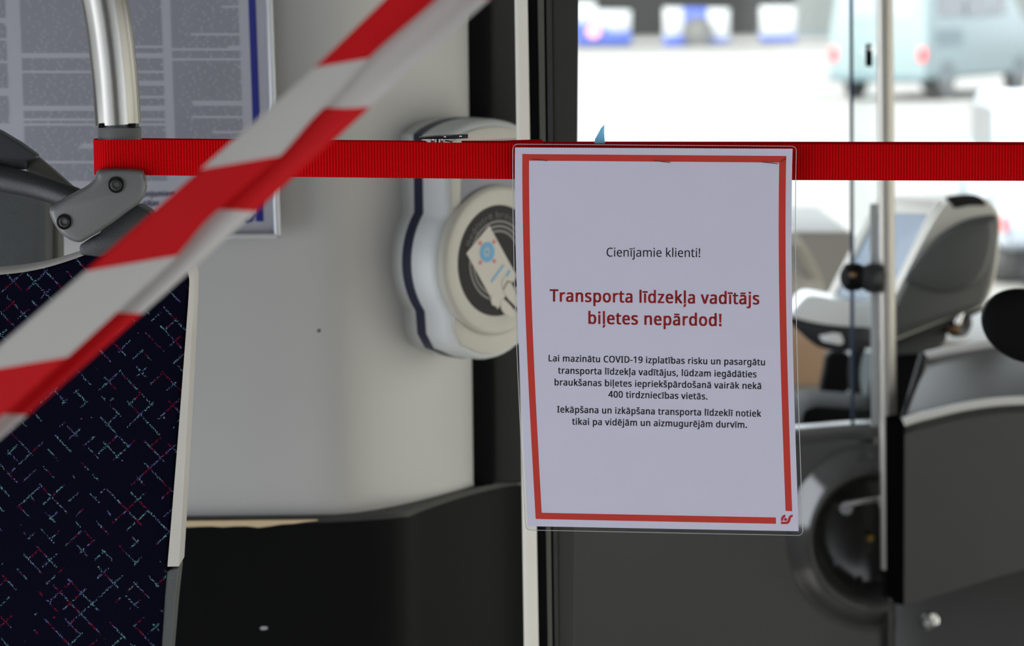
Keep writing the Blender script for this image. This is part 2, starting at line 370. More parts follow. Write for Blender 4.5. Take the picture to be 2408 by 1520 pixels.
# ------------------------------------------------------------------ lettering: outlines of a plain sans alphabet, per glyph advance and bezier loops
GLYPHS = """!:215:131 161 6 137 -16 0,85 161 15 0 -7 137,65 573 7 -138 29 0,151 573 -29 0 -7 -138;58 43 0 -19 0 20,72 85 -9 -8 10 8,107 97 -13 0 14 0,142 85 -10 8 10 -8,157 43 0 20 0 -19,142 2 10 8 -10 -9,107 -11 14 0 -13 0,72 2 10 -9 -9 8
,:215:154 84 -2 3 -5 -19,136 23 7 22 -8 -22,111 -42 9 22 -9 -22,85 -103 9 19 -17 0,33 -103 17 0 5 20,49 -38 -6 -23 5 23,63 31 -5 -23 4 23,73 93 -3 -19 25 0,148 93 -25 0 2 -3
-:258:32 184 65 0 0 20,32 246 0 -21 65 0,226 246 -65 0 0 -21,226 184 0 20 -65 0
.:215:58 43 0 -19 0 20,72 85 -9 -8 10 8,107 97 -14 0 14 0,142 85 -10 8 10 -8,157 43 0 20 0 -19,142 2 10 8 -10 -9,107 -11 14 0 -14 0,72 2 10 -9 -9 8
0:458:419 287 0 62 0 -46,409 163 7 36 -7 -37,376 70 15 26 -16 -25,316 12 25 13 -24 -13,229 -8 34 0 -43 0,122 27 28 -23 -28 24,60 129 13 -44 -14 44,39 287 0 -61 0 62,58 446 -12 -44 13 44,119 547 -28 -24 27 23,229 581 -46 0 42 0,335 547 -28 23 29 -24,399 446 -14 44 13 -44;110 287 0 52 0 -52,121 156 -7 35 8 -34,159 78 -17 18 18 -17,229 52 -29 0 28 0,298 78 -17 -17 17 17,336 156 -8 -35 8 35,348 287 0 -52 0 52,336 417 8 -34 -8 35,298 495 17 -17 -17 18,229 521 28 0 -29 0,159 495 18 18 -17 -17,121 417 8 35 -7 -34
1:458:285 0 0 191 -23 0,216 0 23 0 0 133,216 400 0 -133 0 16,216 439 0 -10 0 11,217 470 0 -10 1 9,219 499 -1 -10 -9 -9,196 477 7 6 -7 -6,169 455 11 9 -20 -17,108 405 21 17 -12 16,71 452 13 -15 52 40,226 573 -51 -41 20 0,285 573 -20 0 0 -191
4:458:443 130 0 21 -28 0,359 130 28 0 0 -43,359 0 0 43 -22 0,291 0 23 0 0 43,291 130 0 -43 -91 0,17 130 91 0 0 20,17 190 0 -20 90 129,286 576 -90 -129 25 0,359 576 -24 0 0 -128,359 193 0 128 28 0,443 193 -28 0 0 -21;291 374 0 -60 0 14,291 412 0 -12 1 11,293 444 -1 -10 0 10,294 474 0 -10 0 9,295 500 0 -8 -1 0,292 500 1 0 -4 -10,276 468 6 11 -7 -12,257 438 6 8 -57 -82,86 193 57 82 68 0,291 193 -68 0 0 60
9:458:417 328 0 43 0 -33,410 231 5 32 -4 -33,387 139 11 29 -12 -28,340 63 20 22 -20 -22,265 11 30 12 -31 -13,154 -8 43 0 -11 0,117 -6 14 -1 -14 1,82 0 9 -3 0 20,82 60 0 -20 9 -3,115 53 -12 1 13 -2,152 50 -11 0 38 0,245 68 -24 -12 24 12,303 118 -14 -21 15 21,334 192 -6 -28 7 28,346 281 -1 -31 -2 0,341 281 1 0 -8 -13,310 247 13 10 -12 -10,266 223 17 6 -18 -6,204 214 24 0 -32 0,118 235 25 -14 -25 13,61 294 13 -26 -14 25,40 387 0 -37 0 40,63 491 -15 -29 15 29,127 557 -28 -15 27 16,223 581 -37 0 27 0,299 565 -23 10 24 -10,361 518 -18 21 18 -21,402 439 -10 32 10 -31;223 521 20 0 -33 0,142 488 21 22 -22 -22,110 388 0 45 0 -37,137 301 -18 21 18 -21,220 269 -38 0 25 0,286 285 -18 -10 19 11,330 325 -10 -16 10 16,346 374 0 -17 0 18,338 426 5 -17 -5 18,315 474 10 -14 -10 14,277 508 15 -8 -16 9
C:506:323 517 26 0 -30 0,241 502 24 10 -25 -11,178 456 17 20 -17 -20,139 383 9 29 -9 -29,125 286 0 36 0 -47,147 164 -15 34 15 -35,213 83 -29 19 29 -18,322 55 -43 0 26 0,394 62 -23 -5 22 4,460 78 -22 -7 0 -21,460 15 0 21 -22 -8,393 -2 23 3 -22 -4,312 -8 31 0 -58 0,166 28 39 -24 -39 24,78 131 20 -45 -19 44,49 287 0 -60 0 43,67 406 -12 -36 12 36,120 499 -23 -26 23 26,206 559 -34 -14 34 15,324 581 -44 0 29 0,409 572 -27 6 27 -6,482 547 -21 11 -10 -20,453 486 10 20 -18 8,394 508 22 -7 -22 6
D:585:536 292 0 61 0 -64,501 131 24 43 -24 -44,399 33 44 22 -45 -22,237 0 63 0 -53 0,78 0 53 0 0 191,78 573 0 -191 59 0,254 573 -59 0 58 0,404 540 -42 22 42 -21,502 446 -23 42 23 -41;460 289 0 -75 0 51,435 415 17 -33 -17 32,361 487 33 -16 -32 16,244 511 46 0 -31 0,150 511 31 0 0 -150,150 62 0 149 26 0,228 62 -26 0 77 0,402 119 -39 -38 39 38
I:272:239 0 0 14 -69 0,32 0 69 0 0 14,32 42 0 -14 23 5,99 57 -22 -5 0 153,99 515 0 -153 -22 5,32 531 23 -5 0 14,32 573 0 -14 69 0,239 573 -69 0 0 -14,239 531 0 14 -22 -5,172 515 22 5 0 -153,172 57 0 153 22 -5,239 42 -22 5 0 -14
L:420:78 0 107 0 0 191,78 573 0 -191 24 0,150 573 -24 0 0 -170,150 64 0 170 83 0,400 64 -83 0 0 -21,400 0 0 21 -107 0
O:626:577 287 0 59 0 -44,561 166 11 36 -12 -36,510 73 23 26 -22 -26,428 13 33 14 -33 -14,314 -8 43 0 -45 0,196 13 34 -14 -33 14,114 73 22 -26 -22 26,65 167 11 -37 -11 36,49 288 0 -44 0 59,78 442 -19 -44 19 44,166 545 -40 -25 39 24,314 581 -60 0 58 0,459 545 -39 24 39 -24,547 442 -20 44 20 -44;125 287 0 48 0 -48,145 163 -13 35 14 -35,207 83 -28 18 28 -19,314 55 -43 0 43 0,420 83 -28 -19 27 18,481 163 -13 -35 14 35,501 287 0 -48 0 72,456 457 30 -41 -30 41,314 518 65 0 -43 0,207 490 28 19 -28 -18,145 411 14 34 -13 -34
R:498:236 573 -53 0 47 0,353 555 -30 12 31 -12,422 500 -15 24 15 -24,444 410 0 36 0 -31,427 334 12 20 -11 -21,385 285 17 12 -18 -12,330 257 19 7 52 -86,487 0 -53 86 -28 0,403 0 28 0 -47 79,264 237 46 -79 -38 0,150 237 38 0 0 -79,150 0 0 79 -24 0,78 0 24 0 0 191,78 573 0 -191 52 0;232 510 31 0 -28 0,150 510 27 0 0 -71,150 298 0 70 29 0,236 298 -29 0 46 0,338 325 -22 -18 21 19,370 407 0 -36 0 25,355 467 10 -15 -10 15,310 500 20 -7 -21 7
T:446:259 0 0 170 -24 0,187 0 24 0 0 170,187 509 0 -170 -60 0,8 509 60 0 0 21,8 573 0 -22 143 0,437 573 -143 0 0 -22,437 509 0 21 -59 0,259 509 59 0 0 -170
V:481:481 573 -25 0 -68 -191,277 0 68 191 -24 0,204 0 25 0 -68 191,0 573 68 -191 25 0,75 573 -25 0 43 -123,204 205 -43 123 6 -15,220 160 -5 15 4 -14,231 119 -3 13 4 -13,241 80 -3 13 2 13,250 119 -4 -13 3 14,262 161 -5 -14 4 15,277 207 -6 -16 42 122,405 573 -43 -122 25 0
a:450:231 437 -28 0 52 0,347 403 -25 23 25 -23,385 293 0 50 0 -98,385 0 0 98 -17 0,334 0 17 0 -5 20,320 61 5 -20 -1 0,317 61 1 0 -13 -16,279 22 13 10 -13 -10,234 -1 17 5 -17 -5,172 -8 24 0 -25 0,103 6 21 -9 -21 9,55 48 11 -19 -12 19,37 119 0 -28 0 43,87 219 -33 -24 34 23,243 257 -70 -3 24 0,316 259 -24 -1 0 9,316 285 0 -9 0 36,293 359 15 -14 -16 14,227 380 28 0 -23 0,163 370 20 7 -21 -7,106 347 17 9 -7 18,84 400 7 -17 19 10,151 426 -26 -7 25 7;252 208 21 1 -54 -2,141 182 20 15 -21 -15,110 119 0 27 0 -24,132 66 -15 11 15 -11,188 49 -23 0 37 0,279 79 -24 -20 24 20,315 172 0 -42 0 12,315 210 0 -13 -21 -1
b:493:139 461 0 50 0 -18,138 410 0 16 -1 -16,135 373 1 9 1 0,139 373 -2 0 12 18,189 419 -21 -13 22 12,272 437 -34 0 53 0,401 381 -33 37 32 -37,449 215 0 74 0 -49,427 91 15 34 -15 -33,365 17 27 16 -27 -17,272 -8 35 0 -34 0,189 10 22 -12 -21 13,139 55 12 -18 -2 0,133 55 2 0 -5 -19,119 0 4 18 -17 0,68 0 17 0 0 203,68 609 0 -203 24 0,139 609 -24 0 0 -49;260 379 39 0 -31 0,188 361 17 12 -18 -11,150 308 7 24 -8 -23,139 217 0 37 0 -1,139 214 0 1 0 -53,165 93 -18 28 17 -28,261 51 -47 0 39 0,348 93 -19 -28 19 28,376 216 0 -54 0 54,348 338 19 -28 -19 27
c:385:241 -8 24 0 -38 0,139 15 30 -15 -30 16,69 87 17 -32 -16 33,44 213 0 -51 0 52,71 342 -18 -34 17 33,142 415 -30 -16 31 15,245 438 -38 0 22 0,309 431 -21 5 20 -5,358 415 -12 6 -7 -20,337 356 7 20 -13 5,292 370 17 -5 -17 4,244 376 15 0 -29 0,172 358 19 12 -18 -13,131 303 9 24 -9 -24,117 213 0 36 0 -34,131 126 -9 24 9 -24,172 71 -19 13 18 -12,240 53 -27 0 23 0,302 60 -18 -5 18 5,351 78 -15 -7 0 -21,351 15 0 21 -14 -7,304 -2 17 4 -18 -4
d:493:221 -8 22 0 -54 0,92 48 32 -37 -32 37,44 214 0 -74 0 74,93 381 -33 -37 32 38,221 438 -53 0 23 0,280 429 -17 6 16 -5,323 407 -12 9 12 -10,354 374 -8 12 2 0,359 374 -1 0 0 7,356 405 2 -13 -1 14,354 438 0 -8 0 57,354 609 0 -57 24 0,425 609 -24 0 0 -203,425 0 0 203 -19 0,368 0 19 0 -3 19,358 58 3 -20 -1 0,354 58 2 0 -8 -13,323 24 12 10 -12 -9,279 1 17 6 -16 -6;232 51 -39 0 45 0,328 88 -19 -25 18 25,355 200 0 -50 0 5,355 213 0 -4 0 54,329 336 17 -28 -18 29,231 379 48 0 -38 0,146 334 19 30 -19 -30,117 213 0 50 0 -52,146 93 -19 28 19 -28
e:452:234 438 -38 0 37 0,329 414 -26 16 27 -16,390 346 -14 29 14 -29,411 244 0 39 0 -14,411 201 0 14 -98 0,117 201 98 0 1 -48,154 90 -23 26 24 -25,254 52 -43 0 27 0,327 60 -21 -5 21 5,392 82 -22 -10 0 -21,392 20 0 21 -22 -10,327 -1 22 4 -21 -5,251 -8 29 0 -41 0,143 17 31 -17 -31 16,70 91 18 -33 -17 33,44 212 0 -48 0 47,68 333 -16 -34 16 33,134 411 -28 -19 29 18;233 380 24 0 -33 0,154 348 19 21 -20 -22,119 257 3 39 73 0,338 257 -73 0 0 25,326 322 8 -19 -7 18,292 364 16 -10 -15 11
g:493:221 438 -56 0 28 0,297 422 -23 11 23 -11,355 373 -16 22 2 0,359 373 -1 0 3 19,369 430 -3 -19 19 0,425 430 -19 0 0 -146,425 -7 0 145 0 -41,404 -109 14 27 -14 -28,341 -172 28 14 -29 -14,233 -192 43 0 -31 0,147 -186 26 -4 -26 5,78 -165 20 -9 0 21,78 -100 0 -22 20 -11,149 -125 -27 6 27 -6,237 -134 -31 0 36 0,324 -101 -22 -22 21 21,355 -13 0 -37 0 6,355 4 0 -6 0 6,356 32 0 -12 1 12,358 57 -1 -5 -1 0,354 57 2 0 -15 -22,299 8 22 11 -22 -11,221 -8 30 0 -55 0,91 51 31 -40 -31 39,44 214 0 -70 0 69,91 377 -31 -40 31 41;230 379 29 0 -24 0,169 359 17 13 -17 -13,130 303 9 25 -9 -24,117 213 0 36 0 -53,146 92 -19 28 20 -28,232 50 -38 0 22 0,288 58 -16 -5 15 6,326 85 -10 -12 11 12,349 131 -5 -19 5 18,356 197 0 -25 0 6,356 214 0 -5 0 39,343 309 9 -24 -9 24,302 362 18 -12 -19 11
i:207:139 430 -24 0 0 -143,139 0 0 143 -24 0,68 0 24 0 0 143,68 430 0 -143 24 0;104 591 -12 0 11 0,133 580 -9 7 8 -7,145 546 0 16 0 -15,133 512 8 8 -9 -7,104 501 11 0 -12 0,75 512 8 -7 -8 8,63 546 0 -15 0 16,75 580 -8 -7 8 7
j:207:18 -192 28 0 -14 0,-18 -190 11 -2 -10 2,-44 -183 7 -3 0 19,-44 -126 0 -19 8 -2,-19 -132 -9 2 8 -1,9 -134 -10 0 17 0,51 -120 -11 -9 12 9,68 -67 0 -26 0 166,68 430 0 -166 24 0,139 430 -24 0 0 -165,139 -64 0 165 0 -27,126 -133 8 19 -9 -19,87 -177 17 10 -18 -10;63 546 0 -15 0 16,75 580 -8 -7 8 7,104 591 -12 0 11 0,133 580 -9 7 8 -7,145 546 0 16 0 -15,133 512 8 8 -9 -7,104 501 11 0 -12 0,75 512 8 -7 -8 8
k:428:138 291 0 106 0 -8,137 257 1 14 -1 -13,135 221 0 10 1 0,138 221 -1 0 3 5,152 240 -6 -8 7 8,172 264 -7 -8 7 9,189 285 -5 -6 46 48,326 430 -45 -49 28 0,409 430 -28 0 -58 -61,235 246 58 61 62 -82,421 0 -62 82 -28 0,336 0 28 0 -50 67,187 200 50 -66 -16 -14,138 158 16 14 0 -53,138 0 0 53 -23 0,68 0 23 0 0 203,68 609 0 -203 23 0,138 609 -23 0 0 -106
l:207:139 0 0 203 -24 0,68 0 24 0 0 203,68 609 0 -203 24 0,139 609 -24 0 0 -203
m:749:540 438 -28 0 48 0,649 401 -24 24 24 -25,685 280 0 55 0 -93,685 0 0 93 -23 0,615 0 23 0 0 92,615 277 0 -93 0 33,594 353 14 -17 -14 17,528 379 30 0 -42 0,438 342 18 24 -18 -24,411 237 0 46 0 -79,411 0 0 79 -23 0,342 0 23 0 0 92,342 277 0 -93 0 22,332 333 6 -15 -6 15,303 367 13 -7 -13 8,253 379 21 0 -28 0,185 360 17 12 -16 -12,150 308 7 23 -8 -23,139 223 0 34 0 -74,139 0 0 74 -24 0,68 0 24 0 0 143,68 430 0 -143 19 0,125 430 -19 0 4 -20,136 371 -4 20 1 0,140 371 -2 0 9 15,173 409 -13 -10 13 9,217 431 -17 -5 16 4,266 438 -17 0 33 0,349 420 -22 12 22 -12,398 366 -10 24 1 0,402 366 -2 0 14 24,461 420 -25 -12 25 12
n:495:275 438 -18 0 51 0,391 401 -26 24 27 -25,431 280 0 55 0 -93,431 0 0 93 -24 0,361 0 23 0 0 92,361 275 0 -92 0 35,338 353 15 -17 -16 17,265 379 33 0 -48 0,166 338 18 27 -18 -26,139 223 0 50 0 -74,139 0 0 74 -24 0,68 0 24 0 0 143,68 430 0 -143 19 0,125 430 -19 0 4 -20,136 371 -4 20 1 0,140 371 -2 0 9 15,175 409 -14 -10 14 9,222 431 -17 -5 17 4
o:485:442 216 0 47 0 -36,428 121 9 27 -10 -28,388 51 17 19 -18 -20,324 7 25 10 -24 -10,241 -8 31 0 -28 0,163 7 24 -10 -24 10,100 51 18 -20 -17 19,59 121 10 -28 -10 27,44 216 0 -36 0 47,68 336 -16 -32 16 33,137 412 -30 -18 30 17,244 438 -41 0 39 0,347 412 -30 17 30 -18,417 336 -17 33 16 -32;117 216 0 51 0 -34,130 128 -9 25 9 -25,172 71 -19 13 18 -14,243 51 -29 0 29 0,314 71 -18 -14 19 13,356 128 -9 -25 8 25,369 216 0 -34 0 34,355 303 9 -24 -9 24,314 359 18 -13 -18 13,242 379 30 0 -44 0,147 335 20 29 -20 -29
p:493:273 438 -23 0 53 0,401 383 -33 36 32 -37,449 216 0 74 0 -49,427 93 15 33 -15 -34,365 17 27 17 -26 -17,272 -8 36 0 -22 0,213 1 17 -6 -17 6,170 24 12 -10 -12 9,139 55 8 -12 -2 0,134 55 2 0 1 -10,137 20 -1 14 1 -14,139 -16 0 10 0 -59,139 -192 0 58 -24 0,68 -192 24 0 0 207,68 430 0 -208 19 0,126 430 -19 0 3 -20,136 371 -4 20 1 0,139 371 -1 0 8 13,170 405 -12 -10 12 10,213 429 -17 -6 17 6;260 379 39 0 -29 0,190 362 18 11 -18 -11,152 313 8 22 -8 -22,139 229 0 34 0 -4,139 216 0 4 0 -36,150 126 -8 24 7 -25,188 70 -18 13 18 -13,261 51 -31 0 27 0,326 72 -17 -14 17 15,364 131 -9 -25 8 25,376 217 0 -33 0 49,348 334 19 -29 -19 30
r:331:269 438 -20 0 8 0,295 437 -10 0 9 -1,319 433 -7 2 -3 -22,310 368 3 22 -7 2,287 372 9 -1 -8 1,264 374 7 0 -17 0,217 363 14 7 -15 -7,176 334 12 13 -11 -13,149 289 6 17 -7 -18,139 229 0 22 0 -76,139 0 0 76 -24 0,68 0 24 0 0 143,68 430 0 -143 19 0,126 430 -19 0 3 -26,134 351 -3 26 1 0,137 351 -1 0 9 16,170 395 -13 -13 13 13,214 426 -16 -8 17 8
s:384:348 119 0 23 0 -28,327 49 14 19 -14 -19,268 6 26 10 -26 -9,176 -8 36 0 -30 0,99 -1 22 -5 -22 5,42 19 16 -8 0 22,42 83 0 -21 17 -8,104 60 -24 7 24 -7,178 49 -25 0 36 0,256 66 -16 -11 16 12,280 112 0 -19 0 11,271 141 6 -8 -6 9,239 167 16 -9 -15 8,174 196 28 -11 -28 10,103 228 19 -11 -20 10,57 266 11 -15 -11 15,41 324 0 -24 0 36,85 408 -29 -20 30 20,202 438 -48 0 26 0,275 430 -22 5 23 -5,339 409 -20 9 -8 -19,315 353 8 19 -18 7,258 372 20 -5 -20 5,197 380 21 0 -29 0,131 366 15 9 -15 -9,108 328 0 16 0 -12,119 298 -7 8 7 -8,154 274 -17 8 16 -8,219 246 -28 10 27 -10,289 215 -20 11 19 -11,333 176 -10 15 10 -15
t:289:212 50 -20 0 10 0,245 53 -12 -2 11 1,272 59 -7 -3 0 -18,272 5 0 18 -8 -4,240 -4 14 2 -14 -3,200 -8 13 0 -23 0,138 4 19 -8 -19 7,91 44 12 -19 -11 19,74 125 0 -35 0 84,74 375 0 -83 -21 0,13 375 20 0 0 12,13 409 0 -11 20 9,75 437 -21 -9 9 31,103 528 -10 -30 14 0,144 528 -14 0 0 -32,144 430 0 33 42 0,269 430 -42 0 0 -18,269 375 0 18 -42 0,144 375 42 0 0 -83,144 127 0 83 0 -26,163 69 -12 12 13 -13
u:495:427 430 -23 0 0 -143,427 0 0 143 -19 0,370 0 19 0 -4 19,359 57 4 -19 -1 0,356 57 1 0 -9 -15,321 20 14 10 -15 -10,273 -1 18 4 -17 -5,220 -8 18 0 -34 0,134 8 23 -11 -24 11,81 59 12 -23 -12 23,63 148 0 -36 0 94,63 430 0 -94 24 0,135 430 -24 0 0 -92,135 153 0 92 0 -34,158 76 -16 17 15 -17,230 51 -32 0 32 0,306 69 -19 -12 18 12,345 121 -8 -23 8 24,357 206 0 -33 0 75,357 430 0 -75 23 0
v:407:163 0 27 0 -54 143,0 430 54 -143 25 0,75 430 -25 0 31 -85,167 176 -31 85 4 -11,180 137 -4 15 5 -14,193 96 -3 13 4 -13,201 63 -1 9 1 0,204 63 -1 0 3 9,214 96 -4 -13 4 14,227 138 -5 -15 5 14,241 176 -4 -11 30 85,332 430 -30 -85 25 0,407 430 -25 0 -54 -143,244 0 54 143 -27 0
z:377:346 0 0 18 -105 0,31 0 105 0 0 16,31 47 0 -16 77 109,262 375 -77 -109 -72 0,45 375 72 0 0 18,45 430 0 -18 98 0,340 430 -98 0 0 -18,340 377 0 18 -76 -108,112 55 76 107 78 0,346 55 -78 0 0 -19
ā:450:231 437 -28 0 52 0,347 403 -25 23 25 -23,385 293 0 50 0 -98,385 0 0 98 -17 0,334 0 17 0 -5 20,320 61 5 -20 -1 0,317 61 1 0 -13 -16,279 22 13 10 -13 -10,234 -1 17 5 -17 -5,172 -8 24 0 -25 0,103 6 21 -9 -21 9,55 48 11 -19 -12 19,37 119 0 -28 0 43,87 219 -33 -24 34 23,243 257 -70 -3 24 0,316 259 -24 -1 0 9,316 285 0 -9 0 36,293 359 15 -14 -16 14,227 380 28 0 -23 0,163 370 20 7 -21 -7,106 347 17 9 -7 18,84 400 7 -17 19 10,151 426 -26 -7 25 7;252 208 21 1 -54 -2,141 182 20 15 -21 -15,110 119 0 27 0 -24,132 66 -15 11 15 -11,188 49 -23 0 37 0,279 79 -24 -20 24 20,315 172 0 -42 0 12,315 210 0 -13 -21 -1;344 543 -79 0 0 -19,344 486 0 19 -79 0,106 486 79 0 0 19,106 543 0 -19 79 0
ē:452:234 438 -38 0 37 0,329 414 -26 16 27 -16,390 346 -14 29 14 -29,411 244 0 39 0 -14,411 201 0 14 -98 0,117 201 98 0 1 -48,154 90 -23 26 24 -25,254 52 -43 0 27 0,327 60 -21 -5 21 5,392 82 -22 -10 0 -21,392 20 0 21 -22 -10,327 -1 22 4 -21 -5,251 -8 29 0 -41 0,143 17 31 -17 -31 16,70 91 18 -33 -17 33,44 212 0 -48 0 47,68 333 -16 -34 16 33,134 411 -28 -19 29 18;233 380 24 0 -33 0,154 348 19 21 -20 -22,119 257 3 39 73 0,338 257 -73 0 0 25,326 322 8 -19 -7 18,292 364 16 -10 -15 11;347 543 -79 0 0 -19,347 486 0 19 -79 0,109 486 79 0 0 19,109 543 0 -19 79 0
ģ:493:221 438 -56 0 28 0,297 422 -23 11 23 -11,355 373 -16 22 2 0,359 373 -1 0 3 19,369 430 -3 -19 19 0,425 430 -19 0 0 -146,425 -7 0 145 0 -41,404 -109 14 27 -14 -28,341 -172 28 14 -29 -14,233 -192 43 0 -31 0,147 -186 26 -4 -26 5,78 -165 20 -9 0 21,78 -100 0 -22 20 -11,149 -125 -27 6 27 -6,237 -134 -31 0 36 0,324 -101 -22 -22 21 21,355 -13 0 -37 0 6,355 4 0 -6 0 6,356 32 0 -12 1 12,358 57 -1 -5 -1 0,354 57 2 0 -15 -22,299 8 22 11 -22 -11,221 -8 30 0 -55 0,91 51 31 -40 -31 39,44 214 0 -70 0 69,91 377 -31 -40 31 41;230 379 29 0 -24 0,169 359 17 13 -17 -13,130 303 9 25 -9 -24,117 213 0 36 0 -53,146 92 -19 28 20 -28,232 50 -38 0 22 0,288 58 -16 -5 15 6,326 85 -10 -12 11 12,349 131 -5 -19 5 18,356 197 0 -25 0 6,356 214 0 -5 0 39,343 309 9 -24 -9 24,302 362 18 -12 -19 11;291 605 0 3 -4 -9,278 570 4 14 -5 -14,265 526 4 15 -3 -15,257 486 2 12 -23 0,188 486 23 0 0 2,188 493 0 -2 2 10,201 529 -6 -14 7 15,224 574 -9 -15 9 15,252 614 -10 -11 13 0,291 614 -13 0 0 -3
ī:207:139 0 0 143 -24 0,68 0 24 0 0 143,68 430 0 -143 24 0,139 430 -24 0 0 -143;222 543 -79 0 0 -19,222 486 0 19 -79 0,-16 486 79 0 0 19,-16 543 0 -19 79 0
ļ:207:139 0 0 203 -24 0,68 0 24 0 0 203,68 609 0 -203 24 0,139 609 -24 0 0 -203;155 -56 0 2 -2 -10,142 -93 6 15 -7 -14,118 -137 9 15 -9 -15,91 -177 9 12 -13 0,52 -177 13 0 0 3,52 -168 0 -3 4 9,65 -133 -4 -14 5 14,78 -89 -4 -15 4 16,85 -49 -1 -11 23 0,155 -49 -23 0 0 -2
š:384:348 119 0 23 0 -28,327 49 14 19 -14 -19,268 6 26 10 -26 -9,176 -8 36 0 -30 0,99 -1 22 -5 -22 5,42 19 16 -8 0 22,42 83 0 -21 17 -8,104 60 -24 7 24 -7,178 49 -25 0 36 0,256 66 -16 -11 16 12,280 112 0 -19 0 11,271 141 6 -8 -6 9,239 167 16 -9 -15 8,174 196 28 -11 -28 10,103 228 19 -11 -20 10,57 266 11 -15 -11 15,41 324 0 -24 0 36,85 408 -29 -20 30 20,202 438 -48 0 26 0,275 430 -22 5 23 -5,339 409 -20 9 -8 -19,315 353 8 19 -18 7,258 372 20 -5 -20 5,197 380 21 0 -29 0,131 366 15 9 -15 -9,108 328 0 16 0 -12,119 298 -7 8 7 -8,154 274 -17 8 16 -8,219 246 -28 10 27 -10,289 215 -20 11 19 -11,333 176 -10 15 10 -15;156 486 24 0 -7 12,128 526 11 -15 -12 14,91 568 12 -14 -13 14,57 604 10 -10 0 3,57 614 0 -3 16 0,105 614 -16 0 14 -9,148 581 -15 13 15 -12,191 540 -14 15 14 15,235 581 -15 -12 15 13,278 614 -14 -9 17 0,328 614 -17 0 0 -3,328 604 0 3 -10 -10,293 568 13 14 -13 -14,255 526 12 14 -12 -15,228 486 6 12 -24 0
ū:495:427 430 -23 0 0 -143,427 0 0 143 -19 0,370 0 19 0 -4 19,359 57 4 -19 -1 0,356 57 1 0 -9 -15,321 20 14 10 -15 -10,273 -1 18 4 -17 -5,220 -8 18 0 -34 0,134 8 23 -11 -24 11,81 59 12 -23 -12 23,63 148 0 -36 0 94,63 430 0 -94 24 0,135 430 -24 0 0 -92,135 153 0 92 0 -34,158 76 -16 17 15 -17,230 51 -32 0 32 0,306 69 -19 -12 18 12,345 121 -8 -23 8 24,357 206 0 -33 0 75,357 430 0 -75 23 0;366 543 -79 0 0 -19,366 486 0 19 -79 0,128 486 80 0 0 19,128 543 0 -19 80 0
 :208:"""
GL = {}
for ln in GLYPHS.split('\n'):
    ch = ln[0]
    adv, body = ln[2:].split(':', 1)
    loops = []
    if body:
        for sp in body.split(';'):
            loops.append([[float(q) for q in p.split()] for p in sp.split(',')])
    GL[ch] = (float(adv), loops)

from mathutils.geometry import tessellate_polygon
def text_flat(s, bold=0.0, track=0.0):
    """2D triangles of a text line in em units: (verts, faces, total width); bold fattens the strokes"""
    V, Fc, x = [], [], 0.0
    for ch in s:
        adv, loops = GL[ch]
        polys = []
        for lp in loops:
            pts = []
            for i, (ax, ay, lx, ly, rx, ry) in enumerate(lp):
                bx, by, blx, bly, brx, bry = lp[(i + 1) % len(lp)]
                p0, p1, p2, p3 = (ax, ay), (ax + rx, ay + ry), (bx + blx, by + bly), (bx, by)
                flat = abs(rx) + abs(ry) + abs(blx) + abs(bly) < 1 or abs((p3[0] - p0[0]) * ry - (p3[1] - p0[1]) * rx) + abs((p3[0] - p0[0]) * bly - (p3[1] - p0[1]) * blx) < 60
                for k in range(1 if flat else 4):
                    t = k / 4
                    u = 1 - t
                    q = [u ** 3 * p0[j] + 3 * u * u * t * p1[j] + 3 * u * t * t * p2[j] + t ** 3 * p3[j] for j in (0, 1)]
                    if not pts or math.hypot(q[0] - pts[-1][0], q[1] - pts[-1][1]) > 1.0:
                        pts.append(q)
            if math.hypot(pts[0][0] - pts[-1][0], pts[0][1] - pts[-1][1]) < 1.0:
                pts.pop()
            polys.append(pts)
        if polys:
            k0 = len(V)
            area = [sum(p[i - 1][0] * p[i][1] - p[i][0] * p[i - 1][1] for i in range(len(p))) for p in polys]
            big = max(area, key=abs)
            def inside(q, pl):
                c = False
                for i in range(len(pl)):
                    (xa, ya), (xb, yb) = pl[i - 1], pl[i]
                    if (ya > q[1]) != (yb > q[1]) and q[0] < (xb - xa) * (q[1] - ya) / (yb - ya) + xa:
                        c = not c
                return c
            for pl, ar in zip(polys, area):
                if ar * big < 0: continue
                grp = [pl] + [h for h, ah in zip(polys, area) if ah * big < 0 and inside(h[0], pl)]
                tri = tessellate_polygon([[Vector((p[0], p[1], 0)) for p in g] for g in grp])
                # a bolder weight: the same letter laid down again a hair to each side
                for dx, dy in (((0, 0),) if not bold else ((-bold, -bold * .5), (bold, -bold * .5), (-bold, bold * .5), (bold, bold * .5))):
                    k0 = len(V)
                    for g in grp:
                        V += [((p[0] + x) / 1000 + dx, p[1] / 1000 + dy) for p in g]
                    Fc += [[a + k0 for a in t] for t in tri]
        x += adv + track + bold * 1600
    return V, Fc, x / 1000

